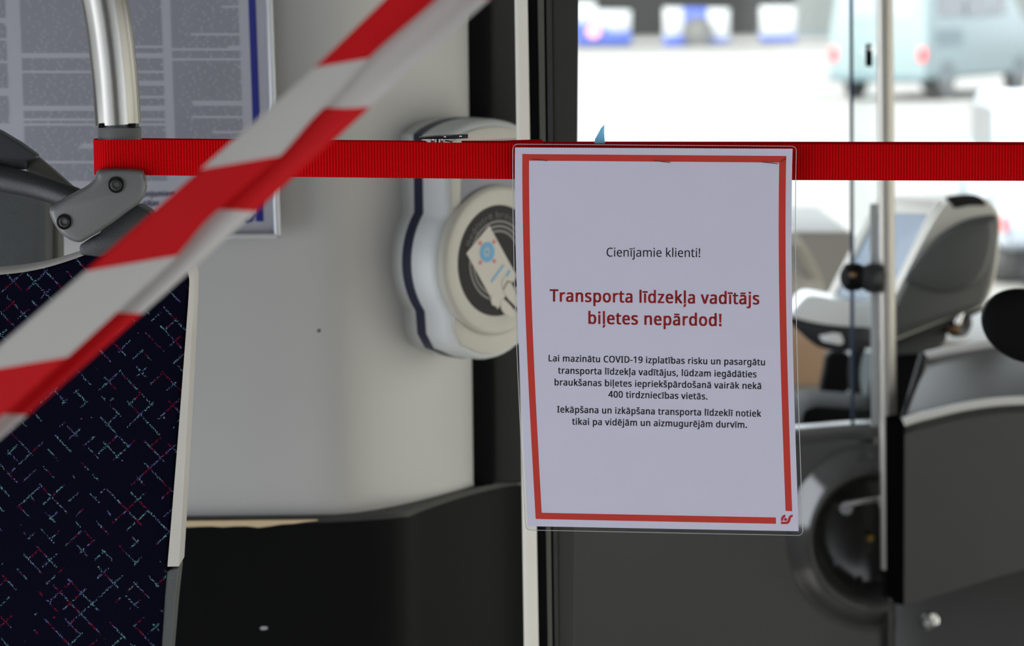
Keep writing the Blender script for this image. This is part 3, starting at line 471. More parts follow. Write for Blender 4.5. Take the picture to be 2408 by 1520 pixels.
def resample(poly, n):
    """the same closed outline with n evenly spaced points"""
    P = list(poly) + [poly[0]]
    L = [0.0]
    for i in range(1, len(P)):
        L.append(L[-1] + math.hypot(P[i][0] - P[i - 1][0], P[i][1] - P[i - 1][1]))
    out, j = [], 0
    for k in range(n):
        s = L[-1] * k / n
        while L[j + 1] < s: j += 1
        t = (s - L[j]) / max(1e-9, L[j + 1] - L[j])
        out.append((P[j][0] + (P[j + 1][0] - P[j][0]) * t, P[j][1] + (P[j + 1][1] - P[j][1]) * t))
    return out
def inset(poly, d):
    """a smooth closed outline drawn in by d along its averaged normals"""
    n = len(poly)
    A2 = sum(poly[i - 1][0] * poly[i][1] - poly[i][0] * poly[i - 1][1] for i in range(n))
    sg = -1 if A2 > 0 else 1
    N = []
    for i in range(n):
        a, b = poly[i - 1], poly[(i + 1) % n]
        e = Vector((b[0] - a[0], b[1] - a[1]))
        e = e.normalized() if e.length > 0 else Vector((1, 0))
        N.append(Vector((sg * e.y, -sg * e.x)))
    for _ in range(3):
        N = [(N[i - 1] + 2 * N[i] + N[(i + 1) % n]).normalized() for i in range(n)]
    return [(poly[i][0] + N[i].x * d, poly[i][1] + N[i].y * d) for i in range(n)]
def pillow(poly, place, thick, r_px, r_m, steps=5):
    """rounded slab: an outline in the picture, place(x, y, depth) puts it in space; edges rounded over r_px / r_m"""
    poly = resample(poly, 96)
    rings = []
    for k in range(steps + 1):
        t = math.pi / 2 * k / steps
        rings.append((inset(poly, r_px * (1 - math.sin(t))), r_m * (1 - math.cos(t))))
    prof = [(inset(poly, r_px * 1.6), -r_m * .05)] + rings + [(poly, thick - r_m)] + [(inset(poly, r_px * .5), thick - .0002), (inset(poly, r_px), thick)]
    n = len(poly)
    V, Fc = [], []
    for pl, d in prof:
        V += [place(x, y, d) for x, y in pl]
    for i in range(len(prof) - 1):
        for j in range(n):
            j2 = (j + 1) % n
            Fc.append([i * n + j, i * n + j2, (i + 1) * n + j2, (i + 1) * n + j])
    m_ = len(prof) - 1
    Fc += [list(range(n - 1, -1, -1)), [m_ * n + j for j in range(n)]]
    return V, Fc

# ================================================================== the bus body
def struct(name, vf, m, bevel=0.0, parent=None, **k):
    o = build(name, vf[0], vf[1], m, parent, bevel, **k)
    if not parent:
        o['kind'] = 'structure'
    return o
XL, XR, YB, YF = -1.25, 1.25, -3.2, 6.75
struct('floor', boxw(XL - .06, XR + .06, YB - .06, YF + .06, -0.08, 0.0), M['floor'])
struct('ceiling', boxw(XL - .06, XR + .06, YB - .06, YF + .06, 2.35, 2.42), M['ceiling'])
ZW0, ZW1 = 0.25, 1.75
def side_wall(x0, x1, yw0, yw1, posts, front=None):
    ye = front[0] if front else YF
    parts = [boxw(x0, x1, YB, ye, 0, ZW0), boxw(x0, x1, YB, ye, ZW1, 2.35), boxw(x0, x1, YB, yw0, ZW0, ZW1), boxw(x0, x1, yw1, ye, ZW0, ZW1)]
    if front:
        y0, y1, z0, z1 = front
        parts += [boxw(x0, x1, y0, YF, 0, z0), boxw(x0, x1, y0, YF, z1, 2.35), boxw(x0, x1, y1, YF, z0, z1)]
    for p in posts:
        parts.append(boxw(x0, x1, p - 0.05, p + 0.05, ZW0, ZW1))
    return merge(*parts)
struct('wall_left', side_wall(XL - .06, XL, -3.0, 2.85, (-1.3, 0.4), (3.12, 6.4, 0.8, 2.2)), M['shell'])
struct('shade_panel_left', boxw(XL - .06, XL, 1.85, 2.86, 1.36, ZW1), M['shell'])  # unseen panel added over the window top to shade the poster and upper wall
struct('wall_right', side_wall(XR, XR + .06, -3.0, 6.2, (-1.3, 1.25, 2.6, 3.8)), M['shell'])
struct('wall_rear', boxw(XL - .06, XR + .06, YB - .06, YB, 0, 2.35), M['shell'])
struct('window_2', boxw(XL - .04, XL - .034, -3.0, 2.85, ZW0, ZW1), M['tint'], smooth=False)
struct('window_3', boxw(XR + .034, XR + .04, -3.0, 1.2, ZW0, ZW1), M['tint'], smooth=False)
struct('window_4', boxw(XR + .034, XR + .04, 1.3, 6.2, ZW0, ZW1), M['tint_dark'], smooth=False)
struct('window_5', boxw(XL - .04, XL - .034, 3.12, 6.4, 0.8, 2.2), M['tint'], smooth=False)
struct('wall_front', merge(boxw(XL - .06, XR + .06, YF, YF + .06, 0, 0.72), boxw(XL - .06, XR + .06, YF, YF + .06, 2.28, 2.35),
       boxw(XL - .06, XL + .03, YF, YF + .06, 0.72, 2.28), boxw(XR - .03, XR + .06, YF, YF + .06, 0.72, 2.28)), M['sill'])
struct('window_1', boxw(XL + .03, XR - .03, YF + .02, YF + .026, 0.72, 2.28), M['glass'], smooth=False)

# ------------------------------------------------------------------ curved cabin wall behind the seat
def wall_y(x):
    """plan of the cabin wall: flat, then turning away to the front of the bus"""
    x0, x1 = -0.182, -0.042
    if x <= x0: return 3.0
    return 3.0 + 0.168 * ((x - x0) / (x1 - x0)) ** 1.5
def lower_y(x):
    if x <= -0.21: return 2.986
    if x <= -0.11: return 2.986 + 2.6 * (x + .21) ** 2
    b = 2.986 + 2.6 * .01
    if x < 0.012: return b + 0.19 * (1 - (1 - (x + .11) / .122) ** 1.5)
    return b + 0.19
def curved_sheet(fn, xa, xb, zfun0, zfun1, thick, n=60):
    xs = [xa + (xb - xa) * i / n for i in range(n + 1)]
    V, Fc = [], []
    for x in xs:
        y = fn(x)
        dy = (fn(x + .002) - fn(x - .002)) / .004
        nv = Vector((-dy, 1, 0)).normalized()
        for (z, t) in ((zfun0(x), 0), (zfun1(x), 0), (zfun1(x), thick), (zfun0(x), thick)):
            V.append(Vector((x, y, z)) + nv * t)
    for i in range(n):
        a, b = i * 4, (i + 1) * 4
        for k in range(4):
            k2 = (k + 1) % 4
            Fc.append([a + k, b + k, b + k2, a + k2])
    Fc += [[0, 1, 2, 3], [n * 4 + 3, n * 4 + 2, n * 4 + 1, n * 4]]
    return V, Fc
ZP = A(600, 1213, 3.0).z                                 # lower edge of the pale wall
struct('wall_cabin', curved_sheet(wall_y, -1.24, -0.0425, lambda x: ZP, lambda x: 2.35, 0.012), M['wall'])
ZL = A(600, 1241, 2.986).z
def lip_z(x): return ZL + (0.006 if x > -0.2 else 0.0) * min(1, max(0, (x + .2) / .08))
struct('wall_cabin_lower', curved_sheet(lower_y, -1.24, 0.0125, lambda x: 0.0, lambda x: ZL + 0.004, 0.03, 90), M['lower'])
# ledge on top of the lower wall and the dark groove behind it
V, Fc = [], []
xs = [-1.24 + i * (1.24 + 0.004) / 110 for i in range(111)]
def ledge_line(x):
    return (lower_y(x) + 0.001, max(wall_y(min(x, -0.044)), lower_y(x) + 0.004) + 0.02)
for x in xs:
    y0, y1 = ledge_line(x)
    V += [Vector((x, y0, ZL + .004)), Vector((x, y0, ZL + .010)), Vector((x, y1, ZL + .010)), Vector((x, y1, ZL + .004))]
for i in range(110):
    for k in range(4):
        k2 = (k + 1) % 4
        Fc.append([i * 4 + k, i * 4 + 4 + k, i * 4 + 4 + k2, i * 4 + k2])
Fc += [[0, 1, 2, 3], [443, 442, 441, 440]]
struct('trim_1', (V, Fc), M['post_grey'])
# tan edge strip left on the lip
xs = [-0.62 + i * 0.012 for i in range(36)]
xs = [x for x in xs if x < A(770, 1230, 2.98).x]
V, Fc = [], []
random.seed(5)
for i, x in enumerate(xs):
    w = 0.0062 if i < len(xs) - 6 else 0.0062 * (len(xs) - 1 - i) / 5 + .0008
    w += random.uniform(-.0005, .0005)
    y = lower_y(x) - .0012
    V += [Vector((x, y, ZL + .0075 - w)), Vector((x, y, ZL + .0075)), Vector((x, y + .005, ZL + .0075)), Vector((x, y + .005, ZL + .0075 - w))]
n = len(xs)
for i in range(n - 1):
    for k in range(4):
        k2 = (k + 1) % 4
        Fc.append([i * 4 + k, i * 4 + 4 + k, i * 4 + 4 + k2, i * 4 + k2])
Fc += [[0, 1, 2, 3], [n * 4 - 1, n * 4 - 2, n * 4 - 3, n * 4 - 4]]
struct('trim_2', (V, Fc), M['tan'])
# black rubber edge and the grey upright beyond the pale wall
x0 = -0.0425
x1 = A(1150, 700, 3.19).x
x2 = A(1262, 700, 3.22).x
struct('trim_3', boxw(x0 - .003, x1 + .004, 3.165, 3.24, ZP, 2.35), M['black'], 0.004)
struct('trim_4', boxw(x1, x2, 3.175, 3.25, ZL + .01, 2.35), M['post_grey'], 0.006)

# ------------------------------------------------------------------ vertical post assembly with pale strip
def upright(name, xt0, xt1, xb0, xb1, Y, th, m, bevel=0.001, yt=-300, yb=1900):
    """vertical bar given by its left and right edges at the top and the bottom of the picture"""
    def X(xa, xb, py): return xa + (xb - xa) * py / 1520.0
    tl, tr = A(X(xt0, xb0, yt), yt, Y), A(X(xt1, xb1, yt), yt, Y)
    bl, br = A(X(xt0, xb0, yb), yb, Y), A(X(xt1, xb1, yb), yb, Y)
    def ext(p, q, z): return q + (p - q) * ((z - q.z) / (p.z - q.z))
    pts = [ext(tl, bl, 0.0), ext(tr, br, 0.0), ext(tr, br, 2.35), ext(tl, bl, 2.35)]
    return struct(name, prism(pts, (0, th, 0)), m, bevel)
upright('trim_5', 1210, 1241, 1232, 1267, 2.66, 0.010, M['alu'], 0.0025)
upright('trim_6', 1236, 1300, 1260, 1316, 2.672, 0.05, M['black'])
upright('trim_7', 1264, 1279, 1288, 1299, 2.668, 0.01, M['olive'], 0.0015)
upright('trim_8', 1284, 1298, 1304, 1314, 2.669, 0.01, M['post_grey'], 0.0015)
upright('wall_pillar', 1298, 1360, 1314, 1350, 2.671, 0.06, M['post_grey'], 0.002)

# ------------------------------------------------------------------ the driver's half door with its round dish
DY = 4.0
V, Fc = [], []
dc = A(2052, 1262, DY)
NX, NZ = 150, 110
xa, xb = A(1262, 1200, DY).x, A(2092, 1200, DY).x
ztop_l, ztop_r = A(1262, 1120, DY).z, A(2066, 1012, DY).z
def dish(x, z):
    rx, rz = 0.118, 0.127
    r = math.hypot((x - dc.x) / rx, (z - dc.z) / rz)
    if r > 1.0: return 0.0
    if r > 0.56:                                     # raised rounded ring
        t = (1.0 - r) / 0.44
        if t < .6:
            return -0.032 * (1 - max(0.0, 1 - t / .6) ** 1.3)
        return -0.032 + 0.0693 * ((t - .6) / .4) ** 1.9
    return 0.0373 + 0.004 * (1 - (r / .56) ** 2)
zb0 = 0.35
for i in range(NX + 1):
    s = i / NX
    s = s ** 0.8
    x = xa + (xb - xa) * s
    zt = ztop_l + (ztop_r - ztop_l) * (1 - (1 - s) ** 1.5)
    for j in range(NZ + 1):
        t = j / NZ
        z = zb0 + (zt - zb0) * t ** 0.7
        e = max(0.0, 1 - (zt - z) / 0.012)
        V.append(Vector((x, DY + dish(x, z) + 0.010 * e * e, z)))
    V.append(Vector((x, DY + 0.075, zt + 0.004)))
    V.append(Vector((x, DY + 0.080, zb0)))
S = NZ + 3
for i in range(NX):
    for j in range(S - 1):
        Fc.append([i * S + j, i * S + S + j, i * S + S + j + 1, i * S + j + 1])
    Fc.append([i * S + S - 1, i * S + 2 * S - 1, i * S + S, i * S])
Fc += [[j for j in range(S)][::-1], [NX * S + j for j in range(S)]]
door = struct('door_1', (V, Fc), M['door_grey'], ang=60)
def DP(px, py, lift=0.0): return A(px, py, DY - lift)
h = build('latch_handle', *merge(tube([DP(1985, 1186, .014), DP(2092, 1168, .014)], .0055, 16), tube([DP(1990, 1196, .02), DP(1990, 1196, -.045)], .009, 20), tube([DP(2083, 1184, .02), DP(2083, 1184, -.045)], .010, 20)), M['chrome'], door)
tag(h, 'chrome latch bar across the round dish of the grey door')
# groove beside the door and its socket
struct('trim_9', boxw(A(2078, 1400, 4.0).x, A(2096, 1400, 4.0).x, 3.999, 4.05, 0.3, A(2085, 1345, 4.0).z), M['black'], .001)
k = build('key', *lathe(DP(2046, 1266, -.02), (0, -1, 0), [(.0001, .004), (.004, .004), (.006, .0), (.006, -.004)], 24), M['brass'], door)
tag(k, 'small brass key tip in the dish')

# grey lower front wall right of the groove, below the box
struct('trim_10', boxw(A(2096, 1400, 4.0).x, 1.24, 4.0, 4.06, 0.0, A(2200, 1330, 4.0).z), M['door_grey'], .004)
lk = thing('cylinder_lock', A(2186, 1462, 3.996), 'small round chrome cylinder lock in the grey wall under the box at lower right', 'lock')
build('collar', *lathe(A(2186, 1460, 3.999), (0, -1, 0), [(.0125, 0), (.0125, .003), (.010, .005), (.0085, .004), (.0001, .004)], 40), M['chrome'], lk)
build('plug', *lathe(A(2184, 1462, 3.995), (0, -1, 0), [(.0075, 0), (.0075, .003), (.006, .0045), (.0001, .0045)], 32), M['chrome'], lk)

# ------------------------------------------------------------------ grab pole in front of the half door
PY = 3.965
gp = thing('grab_pole', A(2089, 1520, PY), 'thin pale vertical grab pole standing before the grey half door at the right', 'pole')
pt, pb = A(2079, -200, PY), A(2091, 1338, PY)
pt = pb + (pt - pb) * ((2.35 - pb.z) / (pt.z - pb.z))
build('pole', *tube([pb, pt], 0.0113, 32), M['pole_metal'], gp)
pf = pb + (pb - pt) * (0.12)
sk = build('socket', *tube([A(2089, 1402, PY + .01), pb + Vector((0, 0.004, 0.004))], [.0085, .0105], 24), M['black'], gp)
build('stem', *tube([A(2089, 1400, PY + .012), Vector((A(2092, 1520, PY).x, PY + .012, 0.0))], .006, 16), M['dark_metal'], gp)
tag(sk, 'black socket at the foot of the pole')

# clear screen clamped to the pole
GY = 3.97
gs = thing('glass_screen', A(2020, 1000, GY), 'narrow clear glass screen clamped to the left side of the pale grab pole', 'screen')
def pane_pts(xt, xb):
    b = A(xb, 1002, GY)
    t = A(xt, 0, GY)
    t = b + (t - b) * ((2.30 - b.z) / (t.z - b.z))
    return b, t
b0, t0 = pane_pts(1998, 2001)
b1, t1 = pane_pts(2058, 2068)
build('pane', *prism([b0, b1, t1, t0], (0, .005, 0)), M['glass'], gs, smooth=False)
b2, t2 = pane_pts(2006, 2009)
OFFY = Vector((0, -.0006, 0))
build('glass_edge', *prism([p + OFFY for p in (b0, b2, t2, t0)], (0, .0062, 0)), M['glass_edge'], gs)
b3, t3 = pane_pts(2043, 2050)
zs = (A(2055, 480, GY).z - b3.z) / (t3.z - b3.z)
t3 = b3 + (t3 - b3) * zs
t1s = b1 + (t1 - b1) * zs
build('reflection_strip', *prism([p + OFFY for p in (b3, b1, t1s, t3)], (0, .0062, 0)), M['white_plastic'], gs)  # pale strip painting in the bright reflection along the glass
cl = build('clamp', *tube([A(2062, 655, GY - .008), A(2040, 653, GY - .012), A(2016, 652, GY - .012)], [.021, .019, .012], 28), M['dark_plastic'], gs, bevel=.002)
build('knob', *lathe(A(2001, 652, GY - .012), (-1, -.5, 0), [(.017, -.014), (.019, -.008), (.0185, .004), (.012, .010), (.0001, .011)], 32), M['black'], cl)
build('screw', *lathe(A(2005, 647, GY - .034), (0, -1, 0), [(.004, 0), (.004, .002), (.003, .003), (.0001, .003)], 20), M['staple'], cl)
c2 = build('hinge', *prism([A(2037, 103, GY - .004), A(2052, 103, GY - .004), A(2052, 157, GY - .004), A(2037, 157, GY - .004)], (0, .012, 0)), M['black'], gs, bevel=.002)
build('screw', *lathe(A(2044, 112, GY - .004), (0, -1, 0), [(.004, 0), (.004, .002), (.0001, .0026)], 20), M['chrome'], c2)

# small marks on the two walls
def mark(name, px, py, Y, rx, rz, m, par):
    c = A(px, py, Y)
    pts = [c + Vector((rx * math.cos(k * .52) * random.uniform(.7, 1.1), 0, rz * math.sin(k * .52) * random.uniform(.7, 1.1))) for k in range(12)]
    return build(name, *prism(pts, (0, .0008, 0)), m, par)
mark('scuff', 620, 1478, 2.9855, .0048, .0022, M['sill'], bpy.data.objects['wall_cabin_lower'])
mark('dark_speck', 750, 778, 2.9995, .0016, .0018, M['dark_plastic'], bpy.data.objects['wall_cabin'])

# ================================================================== laminated notice on the strap
def SD(py): return 2.251 + (py - 347) / 891.0 * 0.057           # it hangs, its foot leaning away
def bow(py):
    v = min(1, max(0, (py - 347) / 891.0))
    return -7.0 * math.sin(math.pi * v ** 0.8)
def SG(px, py, lift=0.0): return AD(px + bow(py), py, SD(py) - lift)
def sheet(pts, l0, l1):
    """closed sheet over a picture-wise outline of the notice, between two heights above it"""
    n = len(pts)
    V = [SG(x, y, l1) for x, y in pts] + [SG(x, y, l0) for x, y in pts]
    f = [list(range(n)), list(range(2 * n - 1, n - 1, -1))]
    f += [[i, i + n, (i + 1) % n + n, (i + 1) % n] for i in range(n)]
    return V, f
def strip_sheet(rowL, rowR, l0, l1, n=24):
    """sheet between a left edge ((x,y) top, (x,y) bottom) and a right edge, cut in rows so that it follows the bow"""
    V, Fc = [], []
    for i in range(n + 1):
        t = i / n
        for (a, b) in (rowL, rowR):
            x, y = a[0] + (b[0] - a[0]) * t, a[1] + (b[1] - a[1]) * t
            V += [SG(x, y, l1), SG(x, y, l0)]
    for i in range(n):
        k = i * 4
        Fc += [[k, k + 2, k + 6, k + 4], [k + 1, k + 5, k + 7, k + 3], [k, k + 4, k + 5, k + 1], [k + 2, k + 3, k + 7, k + 6]]
    Fc += [[0, 1, 3, 2], [n * 4, n * 4 + 2, n * 4 + 3, n * 4 + 1]]
    return V, Fc
sign = thing('laminated_notice', SG(1560, 1250), 'white laminated notice with red border and Latvian text stapled to the red strap', 'notice')
paper = build('paper', *strip_sheet(((1211, 347), (1241, 1238)), ((1864, 350), (1878, 1250)), 0.0002, 0.0006), M['paper'], sign)
# clear pouch around the sheet, rounded corners
oc = [(1206, 339), (1873, 344), (1888, 1260), (1236, 1247)]
out = []
for i, (x, y) in enumerate(oc):
    p, nx_ = oc[i - 1], oc[(i + 1) % 4]
    r = 13
    def tow(q):
        d = math.hypot(q[0] - x, q[1] - y)
        return (x + (q[0] - x) / d * r, y + (q[1] - y) / d * r)
    a, b = tow(p), tow(nx_)
    for k in range(6):
        t = k / 5
        out.append(((1 - t) ** 2 * a[0] + 2 * t * (1 - t) * x + t * t * b[0], (1 - t) ** 2 * a[1] + 2 * t * (1 - t) * y + t * t * b[1]))
dense = []
for i, a in enumerate(out):
    b = out[(i + 1) % len(out)]
    L = math.hypot(b[0] - a[0], b[1] - a[1])
    m_ = max(1, int(L / 40))
    for k in range(m_):
        dense.append((a[0] + (b[0] - a[0]) * k / m_, a[1] + (b[1] - a[1]) * k / m_))
lam = build('laminate', *strip_sheet(((1207, 341), (1236, 1246)), ((1872, 346), (1887, 1258)), 0.0009, 0.0010), M['laminate'], sign, smooth=False)
rim = [SG(x, y, 0.0006) for x, y in dense]
rim.append(rim[0])
e = build('laminate_edge', *tube(rim, 0.00026, 6, False), M['laminate_edge'], lam)
# red border: left and top run through, the right and the foot stop short of the emblem
def bar(name, L, Rr, n=24): return strip_sheet(L, Rr, 0.00061, 0.00066, n)
bd = merge(bar('', ((1229, 362), (1260, 1221)), ((1245, 362.5), (1275, 1221.5))),
           bar('', ((1244, 362.5), (1245, 378)), ((1850, 367), (1850, 382.5)), 2),
           bar('', ((1834, 382), (1848, 1202)), ((1850, 367), (1863.5, 1203))),
           bar('', ((1274, 1206.5), (1275, 1221.5)), ((1825, 1217.5), (1825, 1232.5)), 2))
build('red_border', *bd, M['border_ink'], paper, smooth=False)
def sign_text(name, lines, m, bold, cap):
    parts = []
    for s, xl, yl, xr, yr in lines:
        v2, f2, w = text_flat(s, bold)
        xs_ = [v[0] for v in v2]
        lo, hi = min(xs_), max(xs_)
        V = []
        for x, y in v2:
            t = (x - lo) / (hi - lo)
            px, py = xl + (xr - xl) * t, yl + (yr - yl) * t - y / 0.573 * cap
            V.append(AD(px, py, SD(py) - 0.00067))
        parts.append((V, f2))
    return build(name, *merge(*parts), m, paper, smooth=False)
sign_text('greeting_text', [("Cienījamie klienti!", 1426.5, 603.5, 1646.6, 605)], M['ink'], 0.004, 20.5)
sign_text('heading_text', [("Transporta līdzekļa vadītājs", 1292.5, 709, 1785.6, 716), ("biļetes nepārdod!", 1383.4, 761.5, 1697, 767)], M['red_ink'], 0.024, 28.0)
sign_text('body_text', [("Lai mazinātu COVID-19 izplatības risku un pasargātu", 1290, 850, 1799, 859.5),
    ("transporta līdzekļa vadītājus, lūdzam iegādāties", 1312, 879, 1779, 888),
    ("braukšanas biļetes iepriekšpārdošanā vairāk nekā", 1304, 906.5, 1790, 915.5),
    ("400 tirdzniecības vietās.", 1430.5, 935, 1663.7, 940),
    ("Iekāpšana un izkāpšana transporta līdzeklī notiek", 1310, 970.4, 1790, 980.5),
    ("tikai pa vidējām un aizmugurējām durvīm.", 1345, 999, 1756.6, 1006.8)], M['ink'], 0.021, 15.0)
# emblem at the lower right: a hooked leaf, a dot and a curling stroke
def EM(x, y): return (1780 + x * 120 / 1403.0 - bow(1220), 1150 + y * 130 / 1520.0)
leaf = [(655, 885), (660, 815), (690, 755), (735, 722), (780, 710), (782, 785), (745, 800), (722, 840), (722, 885)]
curl = [(655, 905), (655, 970), (830, 972), (880, 945), (915, 885), (930, 820), (950, 785), (985, 775), (985, 708), (935, 718), (885, 755), (862, 800), (850, 860), (825, 898), (785, 908)]
dot = [(787 + 45 * math.cos(t * math.pi / 8), 845 + 42 * math.sin(t * math.pi / 8)) for t in range(16)]
build('emblem', *merge(*[sheet([EM(*p) for p in s], 0.00061, 0.00066) for s in (leaf, curl, dot)]), M['red_ink'], paper, smooth=False)
for (xa_, ya_, xb_, yb_) in ((1251, 374.5, 1289, 378.5), (1540, 378.5, 1578, 382.5), (1793, 381.5, 1831, 385.5)):
    build('staple', *tube([SG(xa_, ya_, -.001), SG(xa_ + 1, ya_, .0017), SG(xb_ - 1, yb_, .0017), SG(xb_, yb_, -.001)], .00028, 8), M['staple'], sign)

# ================================================================== red webbing strap around the rail
def strap_mat():
    m = bpy.data.materials.new('red_webbing')
    m.use_nodes = True
    nt = m.node_tree
    p = nt.nodes['Principled BSDF']
    p.inputs['Roughness'].default_value = 0.55
    p.inputs['Sheen Weight'].default_value = 0.0
    p.inputs['Specular IOR Level'].default_value = 0.02
    p.inputs['Sheen Tint'].default_value = (1, .3, .3, 1)
    p.inputs['Sheen Roughness'].default_value = 0.3
    uv = nt.nodes.new('ShaderNodeUVMap')
    sep = nt.nodes.new('ShaderNodeSeparateXYZ')
    nt.links.new(uv.outputs[0], sep.inputs[0])
    def mth(op, a, b=None):
        n = nt.nodes.new('ShaderNodeMath')
        n.operation = op
        for i, q in enumerate((a, b)):
            if q is None: continue
            if isinstance(q, (int, float)): n.inputs[i].default_value = q
            else: nt.links.new(q, n.inputs[i])
        return n.outputs[0]
    rib = mth('SINE', mth('MULTIPLY', sep.outputs[0], 2 * math.pi / 0.00226))
    dots = mth('SINE', mth('MULTIPLY', sep.outputs[1], 2 * math.pi / 0.00085))
    ribp = mth('MULTIPLY', mth('ADD', rib, 1.0), 0.5)
    fac = mth('MULTIPLY', ribp, mth('ADD', mth('MULTIPLY', dots, 0.22), 0.78))
    # the woven selvedge along both edges runs the other way
    edge = mth('GREATER_THAN', mth('ABSOLUTE', sep.outputs[1]), 0.0117)
    cr = nt.nodes.new('ShaderNodeMix')
    cr.data_type = 'RGBA'
    cr.inputs[6].default_value = (0.32, 0.0001, 0.0007, 1)
    cr.inputs[7].default_value = (0.70, 0.003, 0.006, 1)
    nt.links.new(fac, cr.inputs[0])
    nt.links.new(cr.outputs[2], p.inputs['Base Color'])
    h2 = mth('ADD', mth('MULTIPLY', ribp, mth('SUBTRACT', 1.0, mth('MULTIPLY', edge, 0.4))), mth('MULTIPLY', dots, 0.15))
    b = nt.nodes.new('ShaderNodeBump')
    b.inputs['Strength'].default_value = 0.7
    b.inputs['Distance'].default_value = 0.0005
    nt.links.new(h2, b.inputs['Height'])
    nt.links.new(b.outputs['Normal'], p.inputs['Normal'])
    return m
M['strap'] = strap_mat()
strap = thing('webbing_strap', A(300, 411, 2.27), 'bright red ribbed webbing strap looped around the steel rail and stretched across', 'strap')
def ribbon(path, th=0.0011):
    """path: list of (point, half width, up vector); a flat woven band with real thickness and uv along its length"""
    V, Fc, UV = [], [], []
    s = 0.0
    n = len(path)
    for i, (p, hw, up) in enumerate(path):
        if i: s += (p - path[i - 1][0]).length
        t = (path[min(i + 1, n - 1)][0] - path[max(i - 1, 0)][0]).normalized()
        nrm = t.cross(up).normalized()
        for (a, b) in ((-1, 1), (-.93, 1), (.93, 1), (1, 1), (1, -1), (.93, -1), (-.93, -1), (-1, -1)):
            k = 0.35 if abs(a) == 1 else 0.5
            V.append(p + up * (a * hw) + nrm * (th * b * k))
            UV.append((s, a * hw))
    for i in range(n - 1):
        for k in range(8):
            k2 = (k + 1) % 8
            Fc.append([i * 8 + k, i * 8 + 8 + k, i * 8 + 8 + k2, i * 8 + k2])
    Fc += [list(range(8)), [(n - 1) * 8 + k for k in range(7, -1, -1)]]
    return V, Fc, UV
rc = A(279, 368, 2.30)                                    # rail axis at strap height
rr = 0.0186
YA, YBk = 2.30 - rr, 2.30 + rr
def zmid(px, y, Y): return A(px, y, Y)
up = Vector((0, 0, 1))
front = []
for px in range(2620, 300, -40):
    py = 369 + 10 * min(1, (px - 225) / 950.0) + max(0, (px - 1175)) * 0.0035
    front.append((zmid(px, py, 2.262 + (YA - 2.262) * max(0, 1 - (px - 279) / 500.0) if px > 279 else YA), 0.0137, up))
wrap = []
for k in range(0, 15):
    a = -math.pi / 2 - math.pi * k / 14
    wrap.append((Vector((rc.x + math.cos(a) * rr, 2.30 + math.sin(a) * rr, rc.z)), 0.0137, up))
back = []
for px in range(320, 2621, 20):
    Yb = YBk + (2.275 - YBk) * min(1, (px - 300) / 1500.0)
    py = 366 + 8.5 * min(1, (px - 320) / 900.0) + max(0, px - 1220) * 0.0012
    hw = 0.0136
    if 1012 <= px <= 1080: hw, py = 0.0105, py + 2
    back.append((A(px, py, Yb), hw, up))
V1 = ribbon(front + wrap + back)
build('webbing', V1[0], V1[1], M['strap'], strap, uvs=V1[2], ang=60)
# free tongue lying on the back run, ending near the notice
tongue = []
for i, px in enumerate(range(1086, 1286, 10)):
    Yb = 2.2895 - 0.004 * i / 20
    tongue.append((A(px, 372.5 + (0.5 if px < 1200 else 0) - max(0, px - 1180) * .03, Yb), 0.0137, up))
V2 = ribbon(tongue)
build('strap_tongue', V2[0], V2[1], M['strap'], strap, uvs=V2[2], ang=60)

# cam buckle
bk = thing('cam_buckle', A(1045, 335, 2.29), 'small steel cam buckle riding on the top edge of the red strap', 'buckle')
def BX(px, py, Y): return A(px, py, Y)
build('plate', *prism([BX(984, 324, 2.276), BX(1025, 320.5, 2.276), BX(1100, 318.6, 2.276), BX(1101, 325.5, 2.276), BX(1050, 327.5, 2.276), BX(986, 327.3, 2.276)], (0, .022, 0)), M['dark_metal'], bk, bevel=.0004)
build('pin', *tube([BX(1018, 324, 2.281), BX(1018, 345, 2.281)], .0017, 16), M['chrome'], bk)
build('pin', *tube([BX(1029, 324, 2.284), BX(1029, 345, 2.284)], .0008, 12), M['dark_metal'], bk)
build('pin', *tube([BX(1039, 324, 2.283), BX(1039, 345, 2.283)], .0013, 16), M['chrome'], bk)
build('spring_wire', *tube([BX(1046, 331, 2.283), BX(1056, 332, 2.283), BX(1062, 334, 2.283), BX(1064, 345, 2.283)], .0005, 8), M['dark_metal'], bk)
build('rivet', *lathe(BX(1046.5, 322, 2.276), (0, -1, 0), [(.0008, 0), (.0008, .0005), (.0001, .0008)], 12), M['chrome'], bk)
build('rivet', *lathe(BX(1083, 321, 2.276), (0, -1, 0), [(.0009, 0), (.0009, .0005), (.0001, .0008)], 12), M['chrome'], bk)

# pale blue pointed tag behind the strap
bt = [(1396, 352), (1399, 328), (1408, 312), (1413, 302), (1421, 294), (1420.5, 312), (1421.5, 326), (1424, 352)]
tg = build('blue_tag', *prism([A(x, y, 2.2685) for x, y in bt], (0, .0006, 0)), M['blue_tag'])
tag(tg, 'pale blue pointed tag poking up behind the red strap over the notice', 'tag')

